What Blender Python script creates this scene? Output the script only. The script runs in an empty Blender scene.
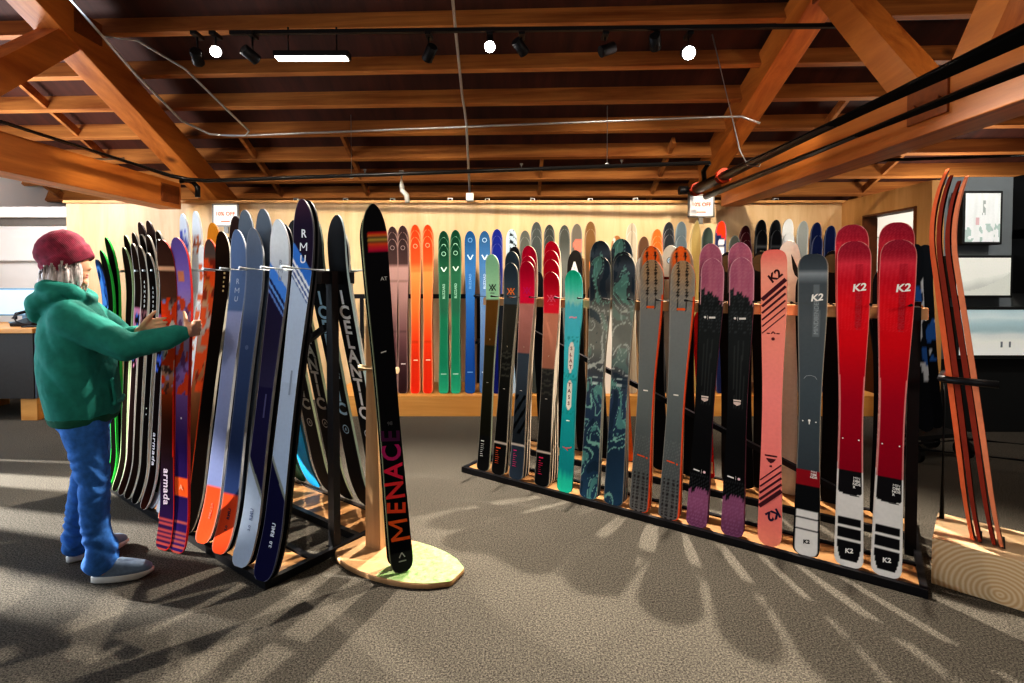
import bpy, bmesh, math, random
from mathutils import Vector, Matrix, noise as mnoise
R = math.radians
rnd = random.Random(7)
sc = bpy.context.scene
COL = bpy.data.collections.new('ski_shop'); sc.collection.children.link(COL)

# ------------------------------------------------------------------ helpers
def lin(c):
    return tuple(x / 12.92 if x <= .04045 else ((x + .055) / 1.055) ** 2.4 for x in c)
def hx(h):
    h = h.lstrip('#'); return tuple(int(h[i:i + 2], 16) / 255 for i in (0, 2, 4))
def mix(a, b, t):
    t = max(0., min(1., t)); return tuple(a[i] * (1 - t) + b[i] * t for i in range(3))
def sstep(a, b, x):
    t = max(0., min(1., (x - a) / (b - a))) if a != b else float(x > a); return t * t * (3 - 2 * t)
def nz(x, y, s=0.): return mnoise.noise(Vector((x, y, s * 7.31 + .5)))
def tag(o, label=None, cat=None, group=None, kind=None):
    if label: o['label'] = label
    if cat: o['category'] = cat
    if group: o['group'] = group
    if kind: o['kind'] = kind
    return o
def link(name, data, parent=None):
    o = bpy.data.objects.new(name, data); COL.objects.link(o)
    if parent: o.parent = parent
    return o
def empty(name, loc=(0, 0, 0), rz=0):
    o = link(name, None); o.location = loc; o.rotation_euler = (0, 0, rz); o.empty_display_size = .05; return o
def mk(name, bm, mats, parent=None, smooth=False, sharp=None):
    me = bpy.data.meshes.new(name)
    bmesh.ops.recalc_face_normals(bm, faces=bm.faces)
    bm.to_mesh(me); bm.free()
    for m in (mats if isinstance(mats, (list, tuple)) else [mats]): me.materials.append(m)
    if smooth:
        for p in me.polygons: p.use_smooth = True
        if sharp: me.set_sharp_from_angle(angle=R(sharp))
    return link(name, me, parent)
def B(): return bmesh.new()
def box(bm, c, s, rz=0, M=None, mi=0, bev=0):
    b2 = bmesh.new(); bmesh.ops.create_cube(b2, size=1)
    bmesh.ops.scale(b2, vec=s, verts=b2.verts)
    if bev: bmesh.ops.bevel(b2, geom=b2.edges[:], offset=bev, segments=2, affect='EDGES', profile=.6)
    T = Matrix.Translation(c) @ Matrix.Rotation(rz, 4, 'Z')
    if M is not None: T = M @ T
    bmesh.ops.transform(b2, matrix=T, verts=b2.verts)
    merge(bm, b2, mi)
def merge(bm, b2, mi=0):
    vm = {}
    for v in b2.verts: vm[v] = bm.verts.new(v.co)
    for f in b2.faces:
        try:
            nf = bm.faces.new([vm[v] for v in f.verts]); nf.material_index = mi if mi else f.material_index; nf.smooth = f.smooth
        except ValueError: pass
    b2.free()
def frame(d, upv=(0, 0, 1)):
    d = Vector(d).normalized(); u = Vector(upv)
    if abs(d.dot(u)) > .98: u = Vector((1, 0, 0))
    s = d.cross(u).normalized(); t = s.cross(d).normalized()
    return d, s, t
def bar(bm, p0, p1, w, h, mi=0, up=(0, 0, 1), bev=0):
    p0, p1 = Vector(p0), Vector(p1); d, s, t = frame(p1 - p0, up)
    M = Matrix((( s.x, d.x, t.x, 0), (s.y, d.y, t.y, 0), (s.z, d.z, t.z, 0), (0, 0, 0, 1)))
    M.translation = (p0 + p1) / 2
    box(bm, (0, 0, 0), (w, (p1 - p0).length, h), 0, M, mi, bev)
def tube(bm, pts, r, seg=10, mi=0, cap=True):
    pts = [Vector(p) for p in pts]; n = len(pts); rr = r if isinstance(r, (list, tuple)) else [r] * n
    rings = []; s = None
    for i, p in enumerate(pts):
        d = (pts[min(i + 1, n - 1)] - pts[max(i - 1, 0)]).normalized()
        if s is None: _, s, t = frame(d)
        else:
            s = (s - d * s.dot(d)).normalized(); t = d.cross(s)
        rings.append([bm.verts.new(p + (s * math.cos(a) + t * math.sin(a)) * rr[i]) for a in [2 * math.pi * k / seg for k in range(seg)]])
    for a, b in zip(rings, rings[1:]):
        for k in range(seg):
            f = bm.faces.new((a[k], a[(k + 1) % seg], b[(k + 1) % seg], b[k])); f.material_index = mi; f.smooth = True
    if cap:
        for ring in (rings[0][::-1], rings[-1]):
            f = bm.faces.new(ring); f.material_index = mi
def loft(bm, rings, mi=0, cap=True):
    R_ = [[bm.verts.new(p) for p in r] for r in rings]; n = len(R_[0])
    for a, b in zip(R_, R_[1:]):
        for k in range(n):
            f = bm.faces.new((a[k], a[(k + 1) % n], b[(k + 1) % n], b[k])); f.material_index = mi; f.smooth = True
    if cap:
        for r in (R_[0][::-1], R_[-1]):
            f = bm.faces.new(r); f.material_index = mi
def disc(bm, c, d, r, h, seg=24, mi=0):
    c = Vector(c); d = Vector(d).normalized(); tube(bm, [c, c + d * h], r, seg, mi)

# ------------------------------------------------------------------ materials
MATS = {}
def nodes(name):
    m = bpy.data.materials.new(name); m.use_nodes = True; t = m.node_tree
    return m, t, t.nodes, t.links, t.nodes['Principled BSDF']
def flat(name, c, rough=.5, metal=0., var=.06, scale=30., bump=0., coat=0., spec=.3):
    key = name
    if key in MATS: return MATS[key]
    m, t, N, L, b = nodes(name)
    c = lin(hx(c)) if isinstance(c, str) else c
    tc = N.new('ShaderNodeTexCoord'); n = N.new('ShaderNodeTexNoise'); n.inputs['Scale'].default_value = scale; n.inputs['Detail'].default_value = 4
    L.new(tc.outputs['Object'], n.inputs['Vector'])
    r = N.new('ShaderNodeValToRGB'); L.new(n.outputs['Fac'], r.inputs['Fac'])
    r.color_ramp.elements[0].position = .3; r.color_ramp.elements[1].position = .7
    r.color_ramp.elements[0].color = (*[x * (1 - var) for x in c], 1); r.color_ramp.elements[1].color = (*[min(1, x * (1 + var)) for x in c], 1)
    L.new(r.outputs['Color'], b.inputs['Base Color'])
    b.inputs['Roughness'].default_value = rough; b.inputs['Metallic'].default_value = metal
    b.inputs['Coat Weight'].default_value = coat; b.inputs['Specular IOR Level'].default_value = spec
    if bump:
        bp = N.new('ShaderNodeBump'); bp.inputs['Strength'].default_value = bump; bp.inputs['Distance'].default_value = .01
        L.new(n.outputs['Fac'], bp.inputs['Height']); L.new(bp.outputs['Normal'], b.inputs['Normal'])
    MATS[key] = m; return m
def wood(name, c1, c2, stretch=(1, 1, 1), scale=6., rough=.55, knots=None, bump=.12, blotch=.35):
    m, t, N, L, b = nodes(name)
    tc = N.new('ShaderNodeTexCoord'); mp = N.new('ShaderNodeMapping'); mp.inputs['Scale'].default_value = stretch
    L.new(tc.outputs['Object'], mp.inputs['Vector'])
    n1 = N.new('ShaderNodeTexNoise'); n1.inputs['Scale'].default_value = scale; n1.inputs['Detail'].default_value = 8; n1.inputs['Roughness'].default_value = .65; n1.inputs['Distortion'].default_value = .6
    L.new(mp.outputs['Vector'], n1.inputs['Vector'])
    n2 = N.new('ShaderNodeTexNoise'); n2.inputs['Scale'].default_value = .9; n2.inputs['Detail'].default_value = 3
    L.new(tc.outputs['Object'], n2.inputs['Vector'])
    r = N.new('ShaderNodeValToRGB'); L.new(n1.outputs['Fac'], r.inputs['Fac'])
    e = r.color_ramp.elements; e[0].position = .32; e[1].position = .68
    e[0].color = (*lin(hx(c1)), 1); e[1].color = (*lin(hx(c2)), 1)
    mm = N.new('ShaderNodeMix'); mm.data_type = 'RGBA'; mm.blend_type = 'MULTIPLY'; mm.inputs['Factor'].default_value = blotch
    r2 = N.new('ShaderNodeValToRGB'); L.new(n2.outputs['Fac'], r2.inputs['Fac']); r2.color_ramp.elements[0].position = .35; r2.color_ramp.elements[1].position = .65
    r2.color_ramp.elements[0].color = (.5, .45, .42, 1)
    L.new(r.outputs['Color'], mm.inputs['A']); L.new(r2.outputs['Color'], mm.inputs['B'])
    out = mm.outputs['Result']
    if knots:
        v = N.new('ShaderNodeTexVoronoi'); v.inputs['Scale'].default_value = knots[0]; L.new(tc.outputs['Object'], v.inputs['Vector'])
        kr = N.new('ShaderNodeValToRGB'); L.new(v.outputs['Distance'], kr.inputs['Fac'])
        kr.color_ramp.elements[0].position = .03; kr.color_ramp.elements[1].position = .09
        kr.color_ramp.elements[0].color = (*lin(hx(knots[1])), 1); kr.color_ramp.elements[1].color = (1, 1, 1, 1)
        m2 = N.new('ShaderNodeMix'); m2.data_type = 'RGBA'; m2.blend_type = 'MULTIPLY'; m2.inputs['Factor'].default_value = .8
        L.new(out, m2.inputs['A']); L.new(kr.outputs['Color'], m2.inputs['B']); out = m2.outputs['Result']
    L.new(out, b.inputs['Base Color']); b.inputs['Roughness'].default_value = rough
    bp = N.new('ShaderNodeBump'); bp.inputs['Strength'].default_value = bump; bp.inputs['Distance'].default_value = .005
    L.new(n1.outputs['Fac'], bp.inputs['Height']); L.new(bp.outputs['Normal'], b.inputs['Normal'])
    return m
def emis(name, c, s):
    if name in MATS: return MATS[name]
    m, t, N, L, b = nodes(name); b.inputs['Base Color'].default_value = (*c, 1); b.inputs['Emission Color'].default_value = (*c, 1); b.inputs['Emission Strength'].default_value = s
    MATS[name] = m; return m
def vcol(name, rough=.5, coat=0., emit=0.):
    m, t, N, L, b = nodes(name)
    a = N.new('ShaderNodeAttribute'); a.attribute_name = 'Col'
    tc = N.new('ShaderNodeTexCoord'); n = N.new('ShaderNodeTexNoise'); n.inputs['Scale'].default_value = 60; L.new(tc.outputs['Object'], n.inputs['Vector'])
    r = N.new('ShaderNodeMapRange'); L.new(n.outputs['Fac'], r.inputs['Value']); r.inputs['To Min'].default_value = .92; r.inputs['To Max'].default_value = 1.06
    mm = N.new('ShaderNodeMix'); mm.data_type = 'RGBA'; mm.blend_type = 'MULTIPLY'; mm.inputs['Factor'].default_value = 1
    L.new(a.outputs['Color'], mm.inputs['A']); L.new(r.outputs['Result'], mm.inputs['B'])
    L.new(mm.outputs['Result'], b.inputs['Base Color'])
    b.inputs['Roughness'].default_value = rough; b.inputs['Coat Weight'].default_value = coat; b.inputs['Specular IOR Level'].default_value = 0.
    if emit:
        L.new(a.outputs['Color'], b.inputs['Emission Color']); b.inputs['Emission Strength'].default_value = emit
    return m
def carpet():
    m, t, N, L, b = nodes('carpet')
    tc = N.new('ShaderNodeTexCoord')
    n = N.new('ShaderNodeTexNoise'); n.inputs['Scale'].default_value = 130; n.inputs['Detail'].default_value = 8; n.inputs['Roughness'].default_value = .85
    n2 = N.new('ShaderNodeTexNoise'); n2.inputs['Scale'].default_value = 1.3; n2.inputs['Detail'].default_value = 5
    v = N.new('ShaderNodeTexVoronoi'); v.inputs['Scale'].default_value = 330
    for q in (n, n2, v): L.new(tc.outputs['Object'], q.inputs['Vector'])
    r = N.new('ShaderNodeValToRGB'); L.new(n.outputs['Fac'], r.inputs['Fac']); e = r.color_ramp.elements
    e[0].position = .42; e[1].position = .62; e[0].color = (*lin(hx('1c1a18')), 1); e[1].color = (*lin(hx('7b756b')), 1)
    mm = N.new('ShaderNodeMix'); mm.data_type = 'RGBA'; mm.blend_type = 'MULTIPLY'; mm.inputs['Factor'].default_value = .5
    r2 = N.new('ShaderNodeValToRGB'); L.new(n2.outputs['Fac'], r2.inputs['Fac']); r2.color_ramp.elements[0].position = .3; r2.color_ramp.elements[1].position = .7; r2.color_ramp.elements[0].color = (.72, .72, .72, 1)
    L.new(r.outputs['Color'], mm.inputs['A']); L.new(r2.outputs['Color'], mm.inputs['B']); L.new(mm.outputs['Result'], b.inputs['Base Color'])
    b.inputs['Roughness'].default_value = .95; b.inputs['Specular IOR Level'].default_value = .1
    bp = N.new('ShaderNodeBump'); bp.inputs['Strength'].default_value = .5; bp.inputs['Distance'].default_value = .003
    L.new(v.outputs['Distance'], bp.inputs['Height']); L.new(bp.outputs['Normal'], b.inputs['Normal'])
    return m
M_CARPET = carpet()
M_PINE = wood('pine_panel', 'cfa878', 'e6c79a', (1, 1, .12), 5, .5, (1.6, '8a5a30'), .05, .25)
M_PINE_Y = wood('pine_frame', 'c08a48', 'dca768', (1, 1, .12), 5, .5, (1.3, '7a4a20'), .05, .3)
M_SHELF = wood('shelf_wood', '94683c', 'b98c5c', (.25, .25, 1), 9, .45, None, .08, .25)
M_BENCH = wood('bench_wood', 'c4853e', 'dfa45a', (.1, 1, 1), 6, .45, None, .06, .3)
M_BLOCK = wood('block_wood', 'd8b184', 'ecd2ac', (.2, .2, 1), 7, .55, None, .06, .15)
M_PLANK = wood('plank_wood', 'b88a5c', 'd0a578', (1, 1, .08), 14, .5, None, .06, .15)
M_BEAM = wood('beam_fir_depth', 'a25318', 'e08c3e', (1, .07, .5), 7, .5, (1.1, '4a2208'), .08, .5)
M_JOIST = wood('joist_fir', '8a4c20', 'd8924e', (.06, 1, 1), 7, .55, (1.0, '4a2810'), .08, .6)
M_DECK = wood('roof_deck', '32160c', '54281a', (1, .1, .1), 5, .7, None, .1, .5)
M_BLACK = flat('black_steel', '17161a', .42, .3, .1, 40)
M_RUBBER = flat('black_rubber', '0e0e0f', .7, 0, .1)
M_GREYWALL = flat('charcoal_wall', '767e83', .75, 0, .05, 8)
M_DARKWALL = flat('black_wall', '17191a', .6, 0, .08, 8)
M_WHITEWALL = flat('white_plaster', 'e4e0dc', .8, 0, .02, 4)
M_GALV = flat('galvanised_steel', 'b9bcbf', .35, .8, .06, 25)
M_PIPE = flat('black_pipe_paint', '1b1a1b', .35, .4, .1, 20)
M_RED = flat('red_coupling', 'a83418', .5, 0, .1)
M_SKITOP = vcol('ski_topsheet')
M_PRINT = vcol('printed_picture', .5, .0, .30)

# ------------------------------------------------------------------ text outlines
_tc = {}
_fc = bpy.data.curves.new('font_probe', 'FONT')
_fo = bpy.data.objects.new('font_probe', _fc); COL.objects.link(_fo)
def text_mesh(s, size, bold=0., shear=0., space=1.):
    k = (s, size, bold, shear, space)
    if k in _tc: return _tc[k]
    if s == 'M':                                   # drawn stroke by stroke so the valley stays open
        h, w, t_ = .36 * size, .36 * size, (.11 + bold) * size; V, F = [], []
        for x0, y0, x1, y1 in ((-w, -h, -w, h), (w, -h, w, h), (-w, h, 0, -.35 * h), (w, h, 0, -.35 * h)):
            n = len(V); V += [(x + shear * y, y) for x, y in ((x0 - t_ / 2, y0), (x0 + t_ / 2, y0), (x1 + t_ / 2, y1), (x1 - t_ / 2, y1))]; F.append((n, n + 1, n + 2, n + 3))
        _tc[k] = (V, F); return _tc[k]
    _fc.body = s; _fc.size = size; _fc.offset = bold * size; _fc.shear = shear; _fc.space_character = space
    _fc.align_x = 'CENTER'; _fc.align_y = 'CENTER'; _fc.resolution_u = 3
    bpy.context.view_layer.update()
    dg = bpy.context.evaluated_depsgraph_get()
    me = bpy.data.meshes.new_from_object(_fo.evaluated_get(dg))
    out = ([(v.co.x, v.co.y) for v in me.vertices], [tuple(p.vertices) for p in me.polygons])
    bpy.data.meshes.remove(me); _tc[k] = out; return out
def deco_polys(decos):
    """each deco -> (list of 2d verts, faces, colour)"""
    for d in decos:
        k = d[0]
        if k == 't':
            _, s, size, cx, cz, rot, col = d[:7]; kw = d[7] if len(d) > 7 else {}
            V, F = text_mesh(s, size, kw.get('bold', .01), kw.get('shear', 0), kw.get('space', 1.)); sx = kw.get('sx', 1.)
            c, sn = math.cos(R(rot)), math.sin(R(rot))
            yield [(cx + x * sx * c - y * sn, cz + x * sx * sn + y * c) for x, y in V], F, col
        elif k == 's':
            _, pts, w, col = d
            for (x0, y0), (x1, y1) in zip(pts, pts[1:]):
                l = math.hypot(x1 - x0, y1 - y0) or 1; nx, ny = -(y1 - y0) / l * w / 2, (x1 - x0) / l * w / 2
                yield [(x0 + nx, y0 + ny), (x0 - nx, y0 - ny), (x1 - nx, y1 - ny), (x1 + nx, y1 + ny)], [(0, 1, 2, 3)], col
        elif k == 'p':
            yield list(d[1]), [tuple(range(len(d[1])))], d[2]
def stack_text(s, size, x, z0, dz, col, **kw):
    return [('t', ch, size, x, z0 - i * dz, 0, col, kw) for i, ch in enumerate(s) if ch != ' ']
def circle_pts(x, z, r, n=14): return [(x + r * math.cos(2 * math.pi * k / n), z + r * math.sin(2 * math.pi * k / n)) for k in range(n + 1)]

# ------------------------------------------------------------------ skis
def make_ski(L, col, wt=.066, ww=.05, wl=.06, curl=.055, tcurl=.012, th=.017, nx=12, nzz=90, decos=(), bdecos=(), base='1a1a1c', edge='d9cfb8', tiplen=.075, taillen=.03, tip_p=2.1, tail_p=3.2, name='ski'):
    """a ski whose tail stands at z=0, tip at z=L, topsheet facing -y.  Root mesh = base and sidewalls; children: topsheet, lettering"""
    zs = []
    for i in range(nzz + 1):
        zs.append(i / nzz)
    zs = sorted(set([0, .002, .005, .01, .016, .024] + zs + [.94, .95, .965, .975, .983, .989, .994, .9975, 1.]))
    def hw(v):
        if v < .44: w = wl + (ww - wl) * sstep(0, .44, v)
        else: w = ww + (wt - ww) * sstep(.44, .9, v)
        if v < taillen:
            e = (taillen - v) / taillen; w *= max(.0, 1 - min(e, .985) ** tail_p) ** (1 / tail_p)
        if v > 1 - tiplen:
            e = (v - 1 + tiplen) / tiplen; w *= max(0., 1 - min(e, .99) ** tip_p) ** (1 / tip_p)
        return max(w, .004)
    def cy(v):
        y = 0
        if v > .76: y -= curl * ((v - .76) / .24) ** 2.1
        if v < .16: y -= tcurl * ((.16 - v) / .16) ** 2
        return y
    def thick(v): return th * (.45 + .55 * math.sin(math.pi * min(max(v, .04), .96)) ** .6)
    T = B(); cl = T.loops.layers.float_color.new('Col'); rows = []; xz = {}
    for v in zs:
        w = hw(v); r = []
        for k in range(nx + 1):
            x = -w + 2 * w * k / nx
            ve = T.verts.new((x, cy(v) - thick(v), v * L)); xz[ve] = (x, v, w); r.append(ve)
        rows.append(r)
    for a, b in zip(rows, rows[1:]):
        for k in range(nx):
            f = T.faces.new((a[k], a[k + 1], b[k + 1], b[k])); f.smooth = True
            for lp in f.loops:
                x, v, w = xz[lp.vert]; lp[cl] = (*lin(col(x, v * L, v, w)), 1)
    bb = B(); rb = []; rt = []
    for v in zs:
        w = hw(v)
        rb.append([bb.verts.new((sx * w, cy(v), v * L)) for sx in (-1, -.5, 0, .5, 1)])
        rt.append([bb.verts.new((sx * w, cy(v) - thick(v) + .0004, v * L)) for sx in (-1, 1)])
    n = len(zs)
    for i in range(n - 1):
        for k in range(4):
            bb.faces.new((rb[i][k], rb[i + 1][k], rb[i + 1][k + 1], rb[i][k + 1])).material_index = 0
        bb.faces.new((rb[i][0], rt[i][0], rt[i + 1][0], rb[i + 1][0])).material_index = 1
        bb.faces.new((rb[i][4], rb[i + 1][4], rt[i + 1][1], rt[i][1])).material_index = 1
    bb.faces.new([rb[0][k] for k in range(5)] + [rt[0][1], rt[0][0]]).material_index = 1
    bb.faces.new([rb[-1][k] for k in range(4, -1, -1)] + [rt[-1][0], rt[-1][1]]).material_index = 1
    def letters(D, ds, sgn, mats):
        """printed marks become faces of the same part, just proud of its surface"""
        ids = {}
        for V, F, c in deco_polys(ds):
            if c not in ids:
                ids[c] = len(mats); mats.append(flat('print_' + c, c, .5, 0, .02, spec=.06))
            vs = []
            for x, z in V:
                v = max(0, min(1, z / L)); y = cy(v) + (-thick(v) - .0016 if sgn < 0 else .0016)
                vs.append(D.verts.new((x if sgn < 0 else -x, y, z)))
            for f in F:
                try: D.faces.new([vs[i] for i in f]).material_index = ids[c]
                except ValueError: pass
    bmesh.ops.recalc_face_normals(bb, faces=bb.faces)
    mats = [flat('ski_base_' + base, base, .55, 0, .05, 50, spec=.06), flat('ski_edge_' + edge, edge, .5, 0, .05, spec=.15)]
    letters(bb, bdecos, 1, mats)
    me = bpy.data.meshes.new(name); bb.to_mesh(me); bb.free()
    for m in mats: me.materials.append(m)
    root = link(name, me)
    mats = [M_SKITOP]; letters(T, decos, -1, mats)
    me = bpy.data.meshes.new('topsheet'); T.to_mesh(me); T.free()
    for m in mats: me.materials.append(m)
    link('topsheet', me, root)
    root['len'] = L
    return root
def dup(root):
    r = root.copy(); COL.objects.link(r)
    for ch in list(root.children):
        c = ch.copy(); COL.objects.link(c); c.parent = r
    return r
_used = set()
def put(proto, p, u, n, lean, tilt, L, label, group=None, turn=0.):
    """stand a ski with its tail at p, leaning towards n, tilted along u"""
    if proto.name in _used: o = dup(proto)
    else: o = proto; _used.add(proto.name)
    u, n, z = Vector((u[0], u[1], 0)).normalized(), Vector((n[0], n[1], 0)).normalized(), Vector((0, 0, 1))
    l, t, q = R(lean), R(tilt), R(turn)
    Z = z * math.cos(l) + n * math.sin(l)
    f_ = u * math.cos(q) + n * math.sin(q)          # the face may be turned a little about the ski's own axis
    Z2 = (Z * math.cos(t) + u * math.sin(t)).normalized()
    X2 = (f_ - Z2 * f_.dot(Z2)).normalized(); Y = Z2.cross(X2)
    k = L / proto['len']
    M = Matrix(((X2.x, Y.x, Z2.x * k, p[0]), (X2.y, Y.y, Z2.y * k, p[1]), (X2.z, Y.z, Z2.z * k, p[2]), (0, 0, 0, 1)))
    o.matrix_world = M
    tag(o, label, 'ski', group)
    return o
# ------------------------------------------------------------------ ski designs
H = hx
def grad(stops):
    st = [(a, H(c)) for a, c in stops]
    def g(v):
        if v <= st[0][0]: return st[0][1]
        for (a, c), (b, d) in zip(st, st[1:]):
            if v <= b: return mix(c, d, (v - a) / (b - a) if b > a else 1)
        return st[-1][1]
    return g
def bands(stops):
    st = [(a, H(c)) for a, c in stops]
    def g(v):
        for a, c in st:
            if v <= a: return c
        return st[-1][1]
    return g
P = {}
def dashes(x, z, n, w, h, gap, col):
    r_ = random.Random(int(z * 1000)); return [('s', [(x, z - i * gap), (x + w * r_.uniform(.45, 1), z - i * gap)], h, col) for i in range(n)]
W_ = 'eeeae4'
# red freeride ski with white and black tail
_g = grad([(.29, '8c0c24'), (.5, 'a20e26'), (.68, 'd21420'), (.8, 'df1a26'), (.88, 'c41a2c'), (.93, 'd4384a'), (.96, '9c2033'), (1, '8a2236')])  # pale band at the bend and darker tip are painted-in tip shading
def c_k2red(x, z, v, w):
    a = abs(x)
    if v < .285:
        if v > .215 + .012 * (a / w) ** 6: c = H('1c1a1c')
        else:
            c = H('e6e1dc')
            if .018 < v < .146 and a < w - .010 - .02 * max(0, .06 - v) / .06:
                c = H('1a191b')
                if abs(v - .116) < .004 or abs(v - .078) < .004: c = H('e6e1dc')
        if a > w - .0055: c = H('e2dcd6')
        return c
    c = _g(v)
    if .73 < v < .93 and .008 < x < .038: c = mix(c, H('8a1424'), .35)
    if v > .72 and math.sin(x * 420 + z * 520) > .75: c = mix(c, H('f06a70'), .22)
    if a > w - .004: c = mix(c, H('f0c0b0'), .7)
    return c
d_k2red = [('t', 'K2', .052, .022, 1.385, 8, W_, dict(bold=.03, shear=.25)), ('t', 'MINDBENDER', .032, .023, 1.27, 90, 'b8303c', dict(bold=.0)),
           ('t', 'MIN', .0165, .028, .432, 0, W_, dict(bold=.0)), ('t', 'DBE', .0165, .028, .417, 0, W_, dict(bold=.03)), ('t', 'NDE', .0165, .028, .402, 0, W_, dict(bold=.03)), ('t', 'R', .0165, .018, .387, 0, W_, dict(bold=.03)),
           ('t', 'K2', .03, 0, .075, 10, W_, dict(bold=.04, shear=.2)), ('s', [(.0, .345), (.04, .345)], .004, '333333'),
           ('p', circle_pts(-.034, .62, .0035)[:-1], W_), ('p', circle_pts(.034, .62, .0035)[:-1], W_)]
P['k2red'] = make_ski(1.62, c_k2red, .074, .051, .061, .05, nx=28, nzz=260, decos=d_k2red, base='5a1018', edge='e4d6c2', tiplen=.06, tip_p=2.6, tail_p=3.6, taillen=.045)
# dark grey ski with red band
_g2 = grad([(.28, '3c444a'), (.55, '4b545a'), (.78, '565c60'), (.9, '4f565b'), (.935, '8c949a'), (.95, '4a5258'), (1, '3a4148')])  # pale band near the tip is a painted highlight
def c_k2grey(x, z, v, w):
    a = abs(x)
    if v < .225:
        c = H('17181a')
        if v < .142:
            c = H('e4e0dc')
            if abs(v - .118) < .004 or abs(v - .082) < .004: c = H('17181a')
        if a > w - .006: c = H('17181a')
        return c
    if v < .275: return H('8e1a24')
    c = _g2(v)
    if .72 < v < .9 and .006 < x < .034: c = mix(c, H('8f979b'), .4)
    return mix(c, H('c9b8a0'), .6) if a > w - .003 else c
d_k2grey = [('t', 'K2', .05, .018, 1.33, 8, W_, dict(bold=.03, shear=.25)), ('t', 'MINDBENDER', .03, .02, 1.23, 90, '9aa2a6', dict(bold=.0)),
            ('t', 'MIN', .015, .026, .425, 0, W_, dict(bold=.0)), ('t', 'DBE', .015, .026, .411, 0, W_, dict(bold=.03)), ('t', 'NDR', .015, .026, .397, 0, W_, dict(bold=.03)),
            ('t', 'K2', .026, 0, .068, 10, '17181a', dict(bold=.04, shear=.2)),
            ('p', circle_pts(-.03, .68, .0035)[:-1], W_), ('p', circle_pts(.03, .68, .0035)[:-1], W_), ('p', circle_pts(0, .685, .006)[:-1], W_), ('s', [(0, .68), (0, .665)], .005, W_), ('s', [(.0, .92), (.02, .915), (.03, .9)], .002, 'a0a6aa'), ('s', [(.0, .92), (-.02, .915), (-.03, .9)], .002, 'a0a6aa')]
P['k2grey'] = make_ski(1.56, c_k2grey, .07, .05, .06, .05, nx=20, nzz=220, decos=d_k2grey, base='141416', edge='d8c8ae', tiplen=.055, tip_p=2.8)
# salmon ski with diagonal stripes
_g3 = grad([(0, 'f08b74'), (.1, 'ee7f78'), (.5, 'f08a84'), (.8, 'f0937f'), (.93, 'f2a08c'), (1, 'e8746a')])
def c_k2pink(x, z, v, w): return _g3(v)
def slant(zc, wid, hw, k): return [('s', [(-hw, zc - k * hw), (hw, zc + k * hw)], wid, '4a1f28')]
_st = []
for i, wd in enumerate((.021, .014, .011, .009, .007, .0055)): _st += slant(1.372 - i * .038, wd, .0595 - i * .0006, .95)
for i, wd in enumerate((.02, .012, .010, .008, .006)): _st += slant(.245 + i * .034, wd, .0535 - i * .0005, .95)
d_pink = [('t', 'K2', .062, .006, 1.445, 40, '3a1a1e', dict(bold=.035, shear=.1)), ('t', 'K2', .062, .016, .165, 215, '241e38', dict(bold=.035, shear=.1)),
          *dashes(-.032, 1.13, 1, .02, .006, .01, '5a2a2c'), ('s', [(-.01, 1.128), (0, 1.14), (.01, 1.128)], .006, '5a2a2c'), ('s', [(.016, 1.13), (.032, 1.13)], .006, '5a2a2c'), ('p', circle_pts(0, 1.10, .009)[:-1], '5a2a2c'), ('s', [(-.03, .47), (.03, .47)], .008, '3a1a1e'),
          ('p', [(-.025, .455), (.025, .455), (.012, .437), (0, .43), (-.012, .437)], '4a2228'), ('s', [(-.006, .415), (.006, .415)], .01, '4a2228')]
P['k2pink'] = make_ski(1.59, c_k2pink, .066, .048, .059, .05, nx=10, nzz=110, decos=_st + d_pink, base='f0907c', edge='f2c0ae', tiplen=.05, tip_p=3., tail_p=2.6, taillen=.05)
# black ski with mauve tip and tail
def c_mauve(x, z, v, w):
    if v > .82 and abs(x) > w - .0045: return H('d8a8b0')
    j = .012 * abs(((x * 90) % 1) - .5) * 2 + .02 * nz(x * 60, 1.3)
    hexa = math.sin(z * 330 + math.cos(x * 260) * 1.4)
    if v > .855 + j - x * .45:
        c = mix(H('98506a'), H('b87082'), .5 + .5 * nz(x * 40, z * 8, 2)); return mix(c, H('b8808e'), .35 if hexa > .7 else 0)
    if v < .125 + j:
        c = mix(H('6d3f5e'), H('8a5274'), sstep(0, .1, v)); return mix(c, H('a878a0'), .35 if hexa > .6 else 0)
    c = mix(H('141416'), H('26292a'), sstep(.3, .75, v))
    if hexa > .75 and (v > .72 or v < .2): c = mix(c, H('4c5054'), .5)
    if .45 < v < .7 and math.sin(x * 700) > .5 and abs(x) < .03: c = mix(c, H('3c3f3f'), .6)
    return c
d_mauve = [('p', circle_pts(-.03, 1.205, .007)[:-1], 'd8d4d0'), ('s', [(-.016, 1.215), (-.016, 1.192)], .0016, 'd8d4d0'), ('s', [(-.008, 1.204), (.028, 1.206)], .011, 'd8d4d0'),
           ('s', [(-.02, .742), (.02, .742)], .008, 'd8c8c0'), ('p', [(-.02, .734), (.02, .734), (.018, .722), (0, .712), (-.018, .722)], 'cfb8b0'),
           ('s', [(-.036, .318), (-.002, .313)], .008, 'e8e2e2'), ('s', [(.008, .325), (.008, .303)], .0016, 'e8e2e2'), ('p', circle_pts(.025, .313, .0075)[:-1], 'f0c8d0')]
P['mauve'] = make_ski(1.55, c_mauve, .066, .051, .058, .05, nx=18, nzz=150, decos=d_mauve, base='1a1416', edge='6a3a50', tiplen=.06)
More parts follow.
